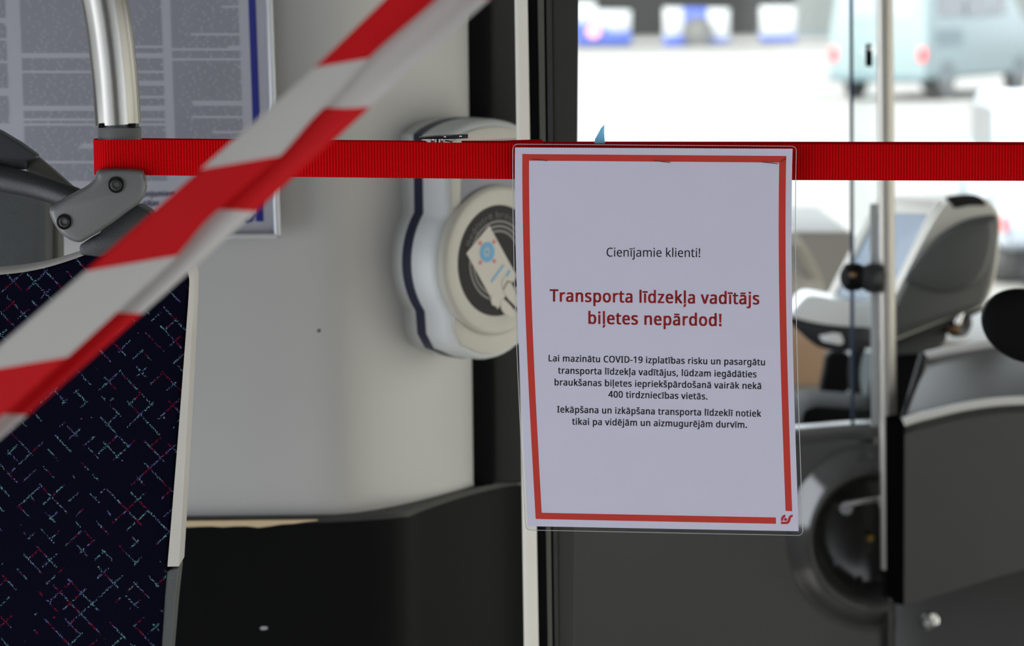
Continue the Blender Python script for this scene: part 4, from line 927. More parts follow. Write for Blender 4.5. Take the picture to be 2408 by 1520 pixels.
# ================================================================== red and white barrier tape across the foreground
def tape_mat():
    m = bpy.data.materials.new('barrier_tape')
    m.use_nodes = True
    nt = m.node_tree
    p = nt.nodes['Principled BSDF']
    p.inputs['Roughness'].default_value = 0.5
    p.inputs['Specular IOR Level'].default_value = 0.2
    uv = nt.nodes.new('ShaderNodeUVMap')
    sep = nt.nodes.new('ShaderNodeSeparateXYZ')
    nt.links.new(uv.outputs[0], sep.inputs[0])
    fr = nt.nodes.new('ShaderNodeMath')
    fr.operation = 'FRACT'
    nt.links.new(sep.outputs[0], fr.inputs[0])
    gt = nt.nodes.new('ShaderNodeMath')
    gt.operation = 'GREATER_THAN'
    gt.inputs[1].default_value = 0.5
    nt.links.new(fr.outputs[0], gt.inputs[0])
    mx = nt.nodes.new('ShaderNodeMix')
    mx.data_type = 'RGBA'
    mx.inputs[6].default_value = (0.50, 0.475, 0.45, 1)
    mx.inputs[7].default_value = (0.52, 0.003, 0.006, 1)
    nt.links.new(gt.outputs[0], mx.inputs[0])
    nt.links.new(mx.outputs[2], p.inputs['Base Color'])
    tr = nt.nodes.new('ShaderNodeBsdfTranslucent')
    nt.links.new(mx.outputs[2], tr.inputs[0])
    ms = nt.nodes.new('ShaderNodeMixShader')
    ms.inputs[0].default_value = 0.25
    nt.links.new(p.outputs[0], ms.inputs[1])
    nt.links.new(tr.outputs[0], ms.inputs[2])
    nt.links.new(ms.outputs[0], nt.nodes['Material Output'].inputs[0])
    return m
M['tape'] = tape_mat()
TY = 1.40
E_, N_ = (0.746, -0.666), (0.666, 0.746)
def TP(s, t, d=0.0):
    k = 1.0 + 0.00003 * 0
    x = s * E_[0] + t * N_[0]
    y = 922 + s * E_[1] + t * N_[1]
    return A(x, y, TY + d)
# outline of the tape measured across: upper and lower edge against the run
def t_up(s): return -82 + 6 * math.sin((s - 100) / 420.0) - (6 if s > 1100 else 0) * min(1, (s - 1100) / 200.0 if s > 1100 else 0)
def t_lo(s): return 82 + 4 * math.sin((s + 150) / 350.0)
FOLD = [(-900, 36), (131, 34), (488, 31), (646, 12), (845, 14), (1007, -2), (1211, -20), (1367, -16), (2700, -15)]
def fold_at(s):
    for (a, p), (b, q) in zip(FOLD, FOLD[1:]):
        if a <= s <= b:
            t = (s - a) / (b - a)
            return p + (q - p) * t * t * (3 - 2 * t)
tape_v, tape_f, tape_uv = [], [], []
NS = 230
cross = []
for i in range(NS + 1):
    s = -900 + i * 3500 / NS
    a, b = t_up(s), t_lo(s)
    fold = fold_at(s)
    rows = []
    # upper half, ending just under the fold, pleat back, then the lower half; d is the depth offset in metres
    for q in (0, .12, .35, .6, .85, 1.0):
        t = a + (fold + 10 - a) * q
        rows.append((t, 0.0025 * math.sin(q * 3 + s / 300.0) * (1 - q) - 0.003 * q, (s - (845 + 1.6 * (t - 14))) / 720.0))
    rows.append((fold - 12, 0.0015, (s - (900 + 1.3 * (fold - 14))) / 720.0))
    for q in (0, .15, .4, .7, 1.0):
        t = fold - 6 + (b - fold + 6) * q
        rows.append((t, 0.005 + 0.003 * math.sin(q * 4.2 + s / 260.0) * q, (s - (1007 + 1.0 * t + 32 * min(1, max(0, (s - 1050) / 150.0)))) / 720.0))
    cross.append(len(rows))
    for t, d, u in rows:
        tape_v.append(TP(s, t, d))
        tape_uv.append((u, t))
K = cross[0]
for i in range(NS):
    for k in range(K - 1):
        tape_f.append([i * K + k, i * K + K + k, i * K + K + k + 1, i * K + k + 1])
tp = build('barrier_tape', tape_v, tape_f, M['tape'], uvs=tape_uv, ang=80)
tag(tp, 'folded red and white striped barrier tape running diagonally across the foreground', 'tape')
md = tp.modifiers.new('thickness', 'SOLIDIFY')
md.thickness = 0.00012

# ================================================================== steel grab rail with its clamp
RY = 2.30
def RP(px, py, Y=RY): return A(px, py, Y)
rail = thing('grab_rail', RP(279, 520), 'curved steel grab rail with grey two-bolt clamp on the seat corner, strap looped round it', 'rail')
c_pts = catmull([RP(60, -760), RP(140, -420), RP(205, -180), RP(246, 0), RP(267, 150), RP(278, 292)], 10)
build('tube', *tube(c_pts, 0.0177, 48), M['steel'], rail, ang=50)
ax = (RP(281, 420) - RP(278, 292)).normalized()
build('inner_ring', *tube([RP(278, 288), RP(279, 306)], 0.0156, 40), M['dark_plastic'], rail)
for px in (232, 308):
    build('slot', *prism([RP(px, 291, 2.2835), RP(px + 9, 291, 2.2835), RP(px + 9, 301, 2.2835), RP(px, 301, 2.2835)], (0, .006, 0)), M['black'], rail)
col = build('collar', *tube([RP(281, 298), RP(281, 301), RP(282, 405), RP(283, 430)], [.0162, .0168, .0168, .0168], 48), M['grey_plastic'], rail)
clamp_px = [(236, 398), (328, 398), (341, 412), (346, 435), (341, 458), (330, 476), (318, 486), (300, 498), (268, 522), (232, 546), (206, 562), (188, 570), (168, 566), (146, 552), (128, 528), (117, 502), (118, 490), (132, 478), (165, 458), (205, 436), (224, 418)]
cp = cat2(clamp_px, 4, True)
clamp = build('clamp', *pillow(cp, lambda x, y, d: RP(x, y, 2.270 + d), .052, 9, .010, 6), M['grey_plastic'], rail, ang=70)
for px, py, r in ((273, 435, .0064), (151, 522, .0060)):
    b = build('bolt', *lathe(RP(px, py, 2.2686), (0, -1, 0), [(r, -.004), (r, .0004), (r * .93, .0006), (r * .88, -.0002), (r * .74, -.0006), (r * .70, .0009), (r * .55, .0012), (r * .40, .0012), (r * .36, -.001), (.0001, -.001)], 36), M['bolt'], clamp)
    tag(b, 'dark socket-head bolt in the grey clamp')
arm_c = catmull([RP(-160, 385, 2.33), RP(-60, 408, 2.33), RP(0, 420, 2.325), RP(90, 440, 2.318), RP(170, 466, 2.31), RP(235, 492, 2.305)], 8)
nn = len(arm_c)
build('arm', *tube(arm_c, [0.0115 - 0.003 * i / nn for i in range(nn)], 32), M['dark_plastic'], rail)
build('arm_cover', *prism([RP(-120, 262, 2.335), RP(-40, 292, 2.335), RP(0, 311, 2.335), RP(45, 338, 2.335), RP(86, 368, 2.335), RP(82, 378, 2.335), RP(61, 382, 2.335), RP(61, 400, 2.335), RP(0, 398, 2.335), RP(-120, 372, 2.335)], (0, .02, 0)), M['dark_plastic'], rail, bevel=.002)
build('arm_bar', *prism([RP(60, 372, 2.345), RP(86, 369, 2.345), RP(128, 404, 2.345), RP(180, 450, 2.345), RP(100, 440, 2.345), RP(60, 400, 2.345)], (0, .012, 0)), M['olive'], rail, bevel=.001)
br_px = [(186, 578), (188, 600), (240, 606), (345, 560), (368, 520), (346, 498), (322, 484), (306, 490), (288, 500), (246, 528), (240, 533), (238, 545), (232, 552), (210, 562)]
build('bracket', *prism([RP(x, y, 2.300) for x, y in br_px], (0, .034, 0)), M['dark_plastic'], rail, bevel=.0025)

# ================================================================== bus seat with patterned fabric
def fabric():
    m = bpy.data.materials.new('patterned_seat_fabric')
    m.use_nodes = True
    nt = m.node_tree
    p = nt.nodes['Principled BSDF']
    p.inputs['Roughness'].default_value = 0.9
    p.inputs['Specular IOR Level'].default_value = 0.04
    def N(t, **k):
        n = nt.nodes.new(t)
        for a, v in k.items(): setattr(n, a, v)
        return n
    L = nt.links.new
    def mth(op, a, b=None, c=None):
        n = N('ShaderNodeMath', operation=op)
        for i, q in enumerate((a, b, c)):
            if q is None: continue
            if isinstance(q, (int, float)): n.inputs[i].default_value = q
            else: L(q, n.inputs[i])
        return n.outputs[0]
    tc = N('ShaderNodeTexCoord')
    mp = N('ShaderNodeMapping')
    mp.inputs['Rotation'].default_value = (0, R(42), 0)
    L(tc.outputs['Object'], mp.inputs[0])
    nz = N('ShaderNodeTexNoise')
    nz.inputs['Scale'].default_value = 700
    L(tc.outputs['Object'], nz.inputs['Vector'])
    sx = N('ShaderNodeSeparateXYZ')
    L(mp.outputs[0], sx.inputs[0])
    pitch = 0.0120
    jx = mth('MULTIPLY', mth('SUBTRACT', nz.outputs['Fac'], .5), .0022)
    X = mth('ADD', sx.outputs[0], jx)
    Z = mth('ADD', sx.outputs[2], jx)
    def lines(u, v, ph, keep):
        # staggered broken lines: one cell along, one across, each cell kept or not
        su = mth('DIVIDE', mth('ADD', u, ph), pitch)
        cu_ = mth('FLOOR', su)
        sv = mth('DIVIDE', mth('ADD', v, mth('MULTIPLY', cu_, pitch * .37)), pitch * 1.0)
        cv = mth('FLOOR', sv)
        cmb = N('ShaderNodeCombineXYZ')
        L(cu_, cmb.inputs[0]); L(cv, cmb.inputs[1]); cmb.inputs[2].default_value = ph * 1000
        wn = N('ShaderNodeTexWhiteNoise', noise_dimensions='3D')
        L(cmb.outputs[0], wn.inputs['Vector'])
        on = mth('GREATER_THAN', wn.outputs['Value'], keep)
        fu = mth('FRACT', su)
        band = mth('LESS_THAN', mth('ABSOLUTE', mth('SUBTRACT', fu, .5)), .052)
        return mth('MULTIPLY', band, on), wn
    a, wa = lines(X, Z, 0.0, .36)
    b, wb = lines(Z, X, 0.0, .50)
    sp = N('ShaderNodeTexNoise')
    sp.inputs['Scale'].default_value = 1150
    sp.inputs['Detail'].default_value = 1
    L(tc.outputs['Object'], sp.inputs['Vector'])
    speck = mth('GREATER_THAN', sp.outputs['Fac'], .525)
    sp2 = N('ShaderNodeTexNoise')
    sp2.inputs['Scale'].default_value = 60
    L(tc.outputs['Object'], sp2.inputs['Vector'])
    fade = mth('MULTIPLY', mth('GREATER_THAN', sp2.outputs['Fac'], .44), 1.0)
    mask = mth('MULTIPLY', mth('MINIMUM', mth('ADD', a, b), 1.0), mth('MULTIPLY', speck, fade))
    n3 = N('ShaderNodeTexNoise')
    n3.inputs['Scale'].default_value = 75
    L(tc.outputs['Object'], n3.inputs['Vector'])
    ramp = N('ShaderNodeValToRGB')
    el = ramp.color_ramp.elements
    ramp.color_ramp.interpolation = 'CONSTANT'
    el[0].position = 0; el[0].color = (0.16, 0.006, 0.025, 1)
    el[1].position = .42; el[1].color = (0.12, 0.12, 0.28, 1)
    q = el.new(.50); q.color = (0.11, 0.24, 0.26, 1)
    q = el.new(.62); q.color = (0.16, 0.006, 0.025, 1)
    L(n3.outputs['Fac'], ramp.inputs[0])
    mx = N('ShaderNodeMix', data_type='RGBA')
    mx.inputs[6].default_value = (0.0022, 0.0020, 0.0085, 1)
    L(mask, mx.inputs[0])
    L(ramp.outputs[0], mx.inputs[7])
    L(mx.outputs[2], p.inputs['Base Color'])
    fb = N('ShaderNodeTexNoise')
    fb.inputs['Scale'].default_value = 2600
    L(tc.outputs['Object'], fb.inputs['Vector'])
    bp = N('ShaderNodeBump')
    bp.inputs['Strength'].default_value = .5
    bp.inputs['Distance'].default_value = .0006
    L(fb.outputs['Fac'], bp.inputs['Height'])
    L(bp.outputs['Normal'], p.inputs['Normal'])
    return m
M['fabric'] = fabric()
seat = thing('bus_seat', Vector((A(150, 700, 2.36).x, 2.36, 0)), 'bus seat with navy patterned fabric back and pale grey plastic edge', 'seat')
top_e = cat2([(-260, 650), (-120, 648), (0, 637), (60, 630), (120, 617), (200, 590), (262, 558), (300, 535), (326, 524), (352, 524), (385, 545), (415, 580), (438, 618), (452, 650), (453, 690), (449, 780), (438, 1000), (427, 1200), (419, 1336)], 5)
right_low = [(404, 1345), (395, 1430), (382, 1560), (370, 1700), (345, 2000), (320, 2300)]
def SY(x): return 2.318 + 0.20 * (x + 0.42) ** 2 * (1 if x > -0.42 else .4)
def bend(vf, m, name, parent, bevel, **k):
    """cut the flat slab in upright strips and lay it on the gently hollow seat back"""
    off = wloc(parent)
    bm = bmesh.new()
    vs = [bm.verts.new(v) for v in vf[0]]
    for f in vf[1]: bm.faces.new([vs[i] for i in f])
    bmesh.ops.recalc_face_normals(bm, faces=bm.faces)
    bm.normal_update()
    if bevel:
        ed = [e for e in bm.edges if e.calc_face_angle(0) > R(50)]
        bmesh.ops.bevel(bm, geom=ed, offset=bevel, segments=3, profile=.5, affect='EDGES', clamp_overlap=True)
    x = -0.56
    while x < -0.22:
        g = list(bm.verts) + list(bm.edges) + list(bm.faces)
        bmesh.ops.bisect_plane(bm, geom=g, plane_co=(x, 0, 0), plane_no=(1, 0, 0))
        x += 0.012
    for v in bm.verts:
        v.co.y += SY(v.co.x) - 2.318
        v.co -= off
    me = bpy.data.meshes.new(name)
    bm.to_mesh(me)
    bm.free()
    for p in me.polygons: p.use_smooth = True
    me.set_sharp_from_angle(angle=R(50))
    me.materials.append(m)
    o = bpy.data.objects.new(name, me)
    COL.objects.link(o)
    o.parent = parent
    return o
SYF = 2.318
fr_px = top_e + [(410, 1345), (392, 1560), (372, 1800), (350, 2100), (330, 2350), (-260, 2350)]
up_edge = [p for p in top_e if p[1] <= 1336]
# pale edge: a band around the rim, ending at y=1336 on the right
inner_e = []
for i, p in enumerate(up_edge):
    a, b = up_edge[max(0, i - 1)], up_edge[min(len(up_edge) - 1, i + 1)]
    d = Vector((b[0] - a[0], b[1] - a[1])).normalized()
    nrm = (-d.y, d.x)
    w = 9 if p[1] < 640 else 9 + 17 * min(1, (p[1] - 640) / 690.0)
    inner_e.append((p[0] + nrm[0] * w, p[1] + nrm[1] * w))
V, Fc = [], []
n = len(up_edge)
for po, pi_ in zip(up_edge, inner_e):
    o_, i_ = A(*po, SYF), A(*pi_, SYF)
    V += [i_ + Vector((0, -.002, 0)), o_ + Vector((0, .001, 0)), o_ + Vector((0, .040, 0)), i_ + Vector((0, .040, 0))]
for i in range(n - 1):
    for k in range(4):
        k2 = (k + 1) % 4
        Fc.append([i * 4 + k, i * 4 + 4 + k, i * 4 + 4 + k2, i * 4 + k2])
Fc += [[0, 1, 2, 3], [n * 4 - 1, n * 4 - 2, n * 4 - 3, n * 4 - 4]]
bend((V, Fc), M['seat_frame'], 'edge_frame', seat, 0.0)
fab_px = inner_e[:] + [(390, 1352), (376, 1560), (352, 1800), (330, 2100), (310, 2350), (-260, 2350)]
bend(prism([A(x, y, SYF) for x, y in fab_px], (0, .030, 0)), M['fabric'], 'backrest_cover', seat, .0035)
low_px = [(419, 1338), (404, 1342), (390, 1346), (384, 1400), (376, 1540), (352, 1800), (330, 2100), (310, 2350), (336, 2350), (352, 2100), (375, 1800), (398, 1560), (410, 1420)]
lo = bend(prism([A(x, y, SYF + .002) for x, y in low_px], (0, .034, 0)), M['dark_plastic'], 'lower_edge', seat, .002)
lo.data.materials[0] = M['mid_plastic']
zb = A(0, 2350, SYF).z
build('seat_base', *merge(boxw(-0.62, -0.28, 2.365, 2.60, 0.30, 0.46), boxw(-0.56, -0.34, 2.40, 2.58, 0.0, 0.30)), M['dark_plastic'], seat, bevel=.02)

# grey moulded panel behind the seat under the handle
gpn = thing('side_panel', Vector((A(40, 600, 2.62).x, 2.64, 0)), 'grey textured plastic panel behind the navy seat, below the dark handle', 'panel')
pn = [A(x, y, 2.62) for x, y in ((-300, 432), (85, 440), (102, 448), (108, 462), (109, 700), (109, 1500))]
zlow = Vector((pn[-1].x, pn[-1].y, 0.0))
build('panel_face', *prism(pn[:-1] + [zlow, Vector((pn[0].x, 2.62, 0.0))], (0, .045, 0)), M['mid_plastic'], gpn, bevel=.004)
pn2 = [A(x, y, 2.66) for x, y in ((60, 462), (128, 464), (140, 474), (140, 700))]
build('panel_back', *prism(pn2 + [Vector((pn2[-1].x, 2.66, 0)), Vector((pn2[0].x, 2.66, 0))], (0, .03, 0)), M['olive'], gpn, bevel=.003)

# ================================================================== framed timetable poster on the cabin wall
PYY = 2.985
def PO(px, py, l=0.0): return A(px, py, PYY - l)
def pe(base, py): return base + 20 * (py - 562) / 562.0          # upright edges of the poster lean a touch
po = thing('framed_poster', PO(300, 562), 'framed white poster of fine print in columns with a blue stripe, on the cabin wall', 'poster')
YT, YBm, XLL = -420, 549, -330
def pquad(x0, x1, y0, y1, l0, l1):
    pts = [(pe(x0, y0), y0), (pe(x1, y0), y0), (pe(x1, y1), y1), (pe(x0, y1), y1)]
    n = 4
    V = [PO(x, y, l1) for x, y in pts] + [PO(x, y, l0) for x, y in pts]
    return V, [[0, 1, 2, 3], [7, 6, 5, 4], [0, 4, 5, 1], [1, 5, 6, 2], [2, 6, 7, 3], [3, 7, 4, 0]]
sheet_o = build('sheet', *pquad(XLL, 650, YT, 552, 0.0, .002), M['poster_paper'], po, smooth=False)
for nm, q in (('frame_bar', (645, 661, YT, 562)), ('frame_bar', (XLL - 16, 661, 548, 562)), ('frame_bar', (XLL - 16, XLL, YT, 562))):
    build(nm, *pquad(*q, -.004, .009), M['silver'], po, bevel=.0025, seg=3)
build('blue_stripe', *merge(pquad(604, 621, YT, 521, .002, .0024)), M['poster_blue'], sheet_o, smooth=False)
build('swoosh', *tube([PO(568, 510, .0022), PO(582, 521, .0022), PO(590, 518, .0022), PO(600, 502, .0022)], [.001, .0022, .002, .001], 8), M['poster_blue'], sheet_o)
# fine print: lines of word-sized dashes in columns, with blank lines between paragraphs
random.seed(11)
parts = []
gaps = {0: [(60, 110), (210, 222), (300, 310), (330, 337)], 1: [(140, 148, .35), (214, 222, .7), (322, 332, 0)], }
def column(x0, x1, y0, y1, pitch, blanks, wmin=12, wmax=60):
    y = y0
    while y < y1:
        full = x1
        skip = False
        for b in blanks:
            if b[0] <= y <= b[1]:
                if b[2] == 0: skip = True
                else: full = x0 + (x1 - x0) * b[2]
        if not skip:
            x = x0
            while x < full - 4:
                w = min(random.uniform(wmin, wmax), full - x)
                parts.append(pquad(x, x + w, y, y + pitch * .56, .0021, .0023))
                x += w + random.uniform(2.0, 3.2)
        y += pitch
pitch = 5.9
column(-300, 32, -80, 290, pitch, [(40, 50, .5), (88, 92, 0), (140, 146, .3), (205, 226, 0)])
column(66, 398, -80, 422, pitch, [(106, 113, .55), (122, 136, 0), (163, 171, 0), (188, 200, .55), (226, 232, .7), (246, 258, 0), (275, 281, 0), (290, 296, 0), (338, 345, .4), (380, 386, 0)])
column(420, 580, -80, 395, pitch, [(10, 17, .75), (77, 85, .28), (103, 109, .82), (111, 118, 0), (136, 143, 0), (238, 245, .28), (270, 276, .25), (306, 313, .55), (352, 358, .3), (372, 380, 0)])
build('fine_print', *merge(*parts), M['poster_ink'], sheet_o, smooth=False)
parts2, V2f = [], []
for (s, xl, yl, xr, cap) in (("pojumiem", 336, 462, 412, 13), ("nājas", 336, 484, 374, 13), ("Cienījamie", 420, 128, 560, 0)):
    if not cap: continue
    v2, f2, w = text_flat(s, .03)
    hi = max(v[0] for v in v2)
    parts2.append(([PO(xl + (xr - xl) * x / hi, yl - y / .573 * cap, .0023) for x, y in v2], f2))
build('bold_print', *merge(*parts2), M['poster_bold'], sheet_o, smooth=False)

# ================================================================== ticket validator on the turning cabin wall
VC = A(1157, 612, 3.055)
vn, vr, vu = Vector((.707, -.707, 0)), Vector((.707, .707, 0)), Vector((0, 0, 1))
def VP(a, b, hh=0.0): return VC + vr * a + vu * b + vn * hh
val = thing('ticket_validator', VP(0, -.1, -.07), 'cream card validator with round dark disc and navy side stripe on the cabin wall', 'validator')
def v_outline(g=0.0, k=1.0):
    w, rC = .0615, .0795
    pts = []
    for i in range(13):
        a = w - 2 * w * i / 12
        pts.append((a, .1455 - .013 * (a / w) ** 2 - .002 * (abs(a / w) ** 6)))
    zc = math.sqrt(rC ** 2 - w ** 2)
    th0 = math.atan2(zc, -w)
    for i in range(15):
        t = th0 + (2 * math.pi - 2 * th0) * i / 14
        pts.append((rC * math.cos(t), rC * math.sin(t)))
    pts += [(-w * .97, -.074), (-w * .80, -.090)]
    for i in range(9):
        t = -1 + 2 * i / 8
        pts.append((w * .62 * t, -.104 + .010 * t * t))
    pts += [(w * .80, -.090), (w * .97, -.074)]
    for i in range(15):
        t = -math.atan2(zc, w) + 2 * math.atan2(zc, w) * i / 14
        pts.append((rC * math.cos(t), rC * math.sin(t)))
    out = []
    for a, b in pts:
        L = math.hypot(a, b)
        out.append((a * k + a / L * g, b * k + b / L * g))
    return out
def v_loft(levels):
    V, Fc = [], []
    n = None
    for hh, g, k in levels:
        o = v_outline(g, k)
        n = len(o)
        V += [VP(a, b, hh) for a, b in o]
    for i in range(len(levels) - 1):
        for j in range(n):
            j2 = (j + 1) % n
            Fc.append([i * n + j, i * n + j2, (i + 1) * n + j2, (i + 1) * n + j])
    Fc += [list(range(n - 1, -1, -1)), [(len(levels) - 1) * n + j for j in range(n)]]
    return V, Fc
body = build('housing', *v_loft([(-.078, -.001, 1), (-.068, 0, 1), (-.045, 0, 1), (-.012, 0, 1), (-.004, -.001, .99), (0, -.005, .97)]), M['white_plastic'], val, ang=45)
build('navy_stripe', *v_loft([(-.050, .0000, 1), (-.050, .0008, 1), (-.037, .0010, 1), (-.037, .0000, 1)]), M['navy'], val, ang=45)
build('front_cover', *v_loft([(-.006, -.003, .985), (.001, -.004, .97), (.003, -.008, .94)]), M['cream_plastic'], val, ang=45)
build('display', *prism([VP(-.048, .048, .0035), VP(.048, .048, .0035), VP(.044, .124, .0035), VP(-.044, .124, .0035)], vn * -.002), M['grey_display'], val, bevel=.0006)
build('ring', *lathe(VP(0, 0, .0), vn, [(.0775, 0), (.0775, .007), (.0755, .0095), (.072, .0105), (.060, .0100), (.0575, .0085), (.0001, .0085)], 72), M['cream_plastic'], val)
disc = build('disc', *lathe(VP(0, 0, .0085), vn, [(.0572, -.002), (.0572, .0004), (.0001, .0004)], 64), M['disc_dark'], val)
def vflat(pts, l0, l1):
    n = len(pts)
    V = [VP(a, b, l1) for a, b in pts] + [VP(a, b, l0) for a, b in pts]
    f = [list(range(n)), list(range(2 * n - 1, n - 1, -1))] + [[i, i + n, (i + 1) % n + n, (i + 1) % n] for i in range(n)]
    return V, f
def vring(r0, r1, t0, t1, l0, l1, c=(0, 0), n=40):
    pts = [(c[0] + r1 * math.cos(R(t0 + (t1 - t0) * i / n)), c[1] + r1 * math.sin(R(t0 + (t1 - t0) * i / n))) for i in range(n + 1)]
    pts += [(c[0] + r0 * math.cos(R(t1 + (t0 - t1) * i / n)), c[1] + r0 * math.sin(R(t1 + (t0 - t1) * i / n))) for i in range(n + 1)]
    V = [VP(a, b, l1) for a, b in pts] + [VP(a, b, l0) for a, b in pts]
    N2 = len(pts)
    Fc = []
    for i in range(n):
        Fc.append([i, i + 1, N2 - 2 - i, N2 - 1 - i])
    return V, Fc
L0, L1 = .0089, .0092
build('wave_rings', *merge(*[vring(r, r + .0022, -40, 262, L0, L1) for r in (.0395, .0345, .0295)]), M['disc_grey'], disc, smooth=False)
v2, f2, w = text_flat("Reģistrē braucienu", .02)
V = []
for x, y in v2:
    t = R(158 - 136 * x / w)
    r = .0445 + y * .0098
    V.append(VP(r * math.cos(t), r * math.sin(t), L1))
build('arc_text', V, f2, M['disc_grey'], disc, smooth=False)
cardo = build('card_picture', *vflat([(-.046, .011), (-.013, .037), (.026, -.018), (-.002, -.050), (-.010, -.040)], L0, .0098), M['card'], disc, smooth=False)
build('emblem', *merge(vring(.0045, .0105, 0, 360, .0098, .0101, (-.0165, .010)), vflat([(-.0165 + .003 * math.cos(k), .010 + .003 * math.sin(k)) for k in range(6)], .0098, .0101)), M['blue_print'], cardo, smooth=False)
build('emblem_dots', *merge(*[vflat([(-.0165 + sx * .010 + .0024 * math.cos(k), .010 + sy * .010 + .0024 * math.sin(k)) for k in range(6)], .0098, .0102) for sx in (-1, 1) for sy in (-1, 1)]), M['pink_print'], cardo, smooth=False)
build('card_lettering', *merge(vflat([(-.012, -.020), (.006, -.004), (.0075, -.006), (-.0105, -.022)], .0098, .0101), vflat([(.010, -.016), (.015, -.010), (.017, -.012), (.012, -.018)], .0098, .0101)), M['blue_print'], cardo, smooth=False)
hand = [(.004, -.022), (.010, -.017), (.016, -.020), (.024, -.030), (.034, -.024), (.050, -.020), (.052, -.036), (.044, -.048), (.036, -.048), (.030, -.052), (.018, -.046), (.012, -.040), (.006, -.032)]
build('hand_picture', *merge(vflat(cat2(hand, 3, True), .0098, .0104), vflat(cat2([(.004, -.040), (.012, -.044), (.022, -.054), (.020, -.060), (.008, -.056), (.002, -.048)], 3, True), .0089, .0102),
      vflat(cat2([(-.012, -.038), (-.008, -.034), (-.002, -.040), (-.004, -.046), (-.010, -.045)], 3, True), .0089, .0102)), M['card'], disc, smooth=False)
build('hand_lines', *merge(tube([VP(.006, -.030, .0105), VP(.012, -.022, .0105), VP(.018, -.024, .0105), VP(.024, -.034, .0105), VP(.034, -.044, .0105)], .0006, 6),
      tube([VP(.010, -.040, .0105), VP(.018, -.046, .0105), VP(.026, -.054, .0105)], .0006, 6)), M['disc_dark'], disc)

# ================================================================== driver's side: box, terminal, dashboard
BYF = 3.80
def loft(rings, cap=True):
    n = len(rings[0])
    V, Fc = [], []
    for r_ in rings: V += [Vector(p) for p in r_]
    for i in range(len(rings) - 1):
        for j in range(n):
            j2 = (j + 1) % n
            Fc.append([i * n + j, i * n + j2, (i + 1) * n + j2, (i + 1) * n + j])
    if cap: Fc += [list(range(n - 1, -1, -1)), [(len(rings) - 1) * n + j for j in range(n)]]
    return V, Fc
cb = thing('cash_box', A(2280, 1400, BYF), 'large dark grey box with painted highlight on its rounded front edge, right of the thin pole', 'box')
fx = [2126, 2160, 2200, 2250, 2300, 2350, 2408, 2480]
ft = [995, 984, 974, 962, 953, 947, 944, 942]
fb = [1422, 1414, 1402, 1388, 1372, 1356, 1340, 1318]
front_top = [A(x, y, BYF + .01) for x, y in zip(fx, ft)]
front_bot = [A(x, y, BYF) for x, y in zip(fx, fb)]
V, Fc = [], []
cols = []
bkx = [2178, 2204, 2232, 2268, 2304, 2340, 2385, 2440]
bky = [845, 839, 832, 826, 820, 815, 808, 800]
for i in range(8):
    ftp, fbp = front_top[i], front_bot[i]
    bk_ = A(bkx[i], bky[i], BYF + .26)
    prof = [Vector((max(fbp.x, bk_.x), BYF + .26, fbp.z)), fbp, ftp + (fbp - ftp) * .06 + Vector((0, -.006, 0))]
    for k in range(1, 6):
        t = k / 6 * math.pi / 2
        prof.append(ftp + Vector((0, .004 + .012 * (1 - math.cos(t)), -.010 + .012 * math.sin(t))))
    prof.append(ftp + (bk_ - ftp) * .12 + Vector((0, 0, .001)))
    prof += [bk_ + Vector((0, -.012, -.001)), bk_]
    cols.append(prof)
n = len(cols[0])
vf = loft(cols)
build('case', *vf, M['box_grey'], cb, ang=50)
# highlights painted pale along the front edge and the back ridge
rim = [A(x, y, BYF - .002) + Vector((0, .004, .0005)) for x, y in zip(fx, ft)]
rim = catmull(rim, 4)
build('front_edge_highlight', *tube(rim, .0058, 14), M['box_highlight'], cb)
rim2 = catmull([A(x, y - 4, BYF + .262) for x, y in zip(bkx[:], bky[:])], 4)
build('back_ridge_highlight', *tube(rim2, .0085, 14), M['box_highlight'], cb)
build('side_shade', *prism([A(2100, 1000, BYF + .03), A(2127, 996, BYF + .004), A(2130, 1424, BYF + .004), A(2102, 1420, BYF + .03)], (0, .08, 0)), M['gap_shade'], cb)  # dark slab standing in for the shadow between door and box
build('side_cheek', *prism([A(2118, 1000, BYF + .03), A(2130, 960, BYF + .08), A(2168, 832, BYF + .26), A(2182, 836, BYF + .26), A(2146, 960, BYF + .08), A(2130, 996, BYF + .02)], (0, .02, 0)), M['black'], cb)
stand = [A(2140, 1330, BYF + .03), A(2470, 1290, BYF + .03)]
build('stand', *boxw(stand[0].x, 1.2, BYF + .21, BYF + .26, 0.0, stand[1].z), M['door_grey'], cb)

# --------- ticket terminal
TYY = 4.45
def T(px, py, d=0.0): return A(px, py, TYY + d)
tm = thing('ticket_terminal', T(2130, 830), 'pale ticket terminal with tilted blue-grey screen and dark rounded side, behind the pole', 'terminal')
side = cat2([(2064, 790), (2082, 742), (2110, 680), (2150, 600), (2190, 525), (2222, 478), (2262, 460), (2302, 462), (2334, 480), (2353, 510), (2352, 560), (2345, 630), (2334, 680), (2318, 716), (2300, 728), (2200, 764), (2110, 800), (2080, 808)], 4, True)
near = [T(x, y, -.02) for x, y in side]
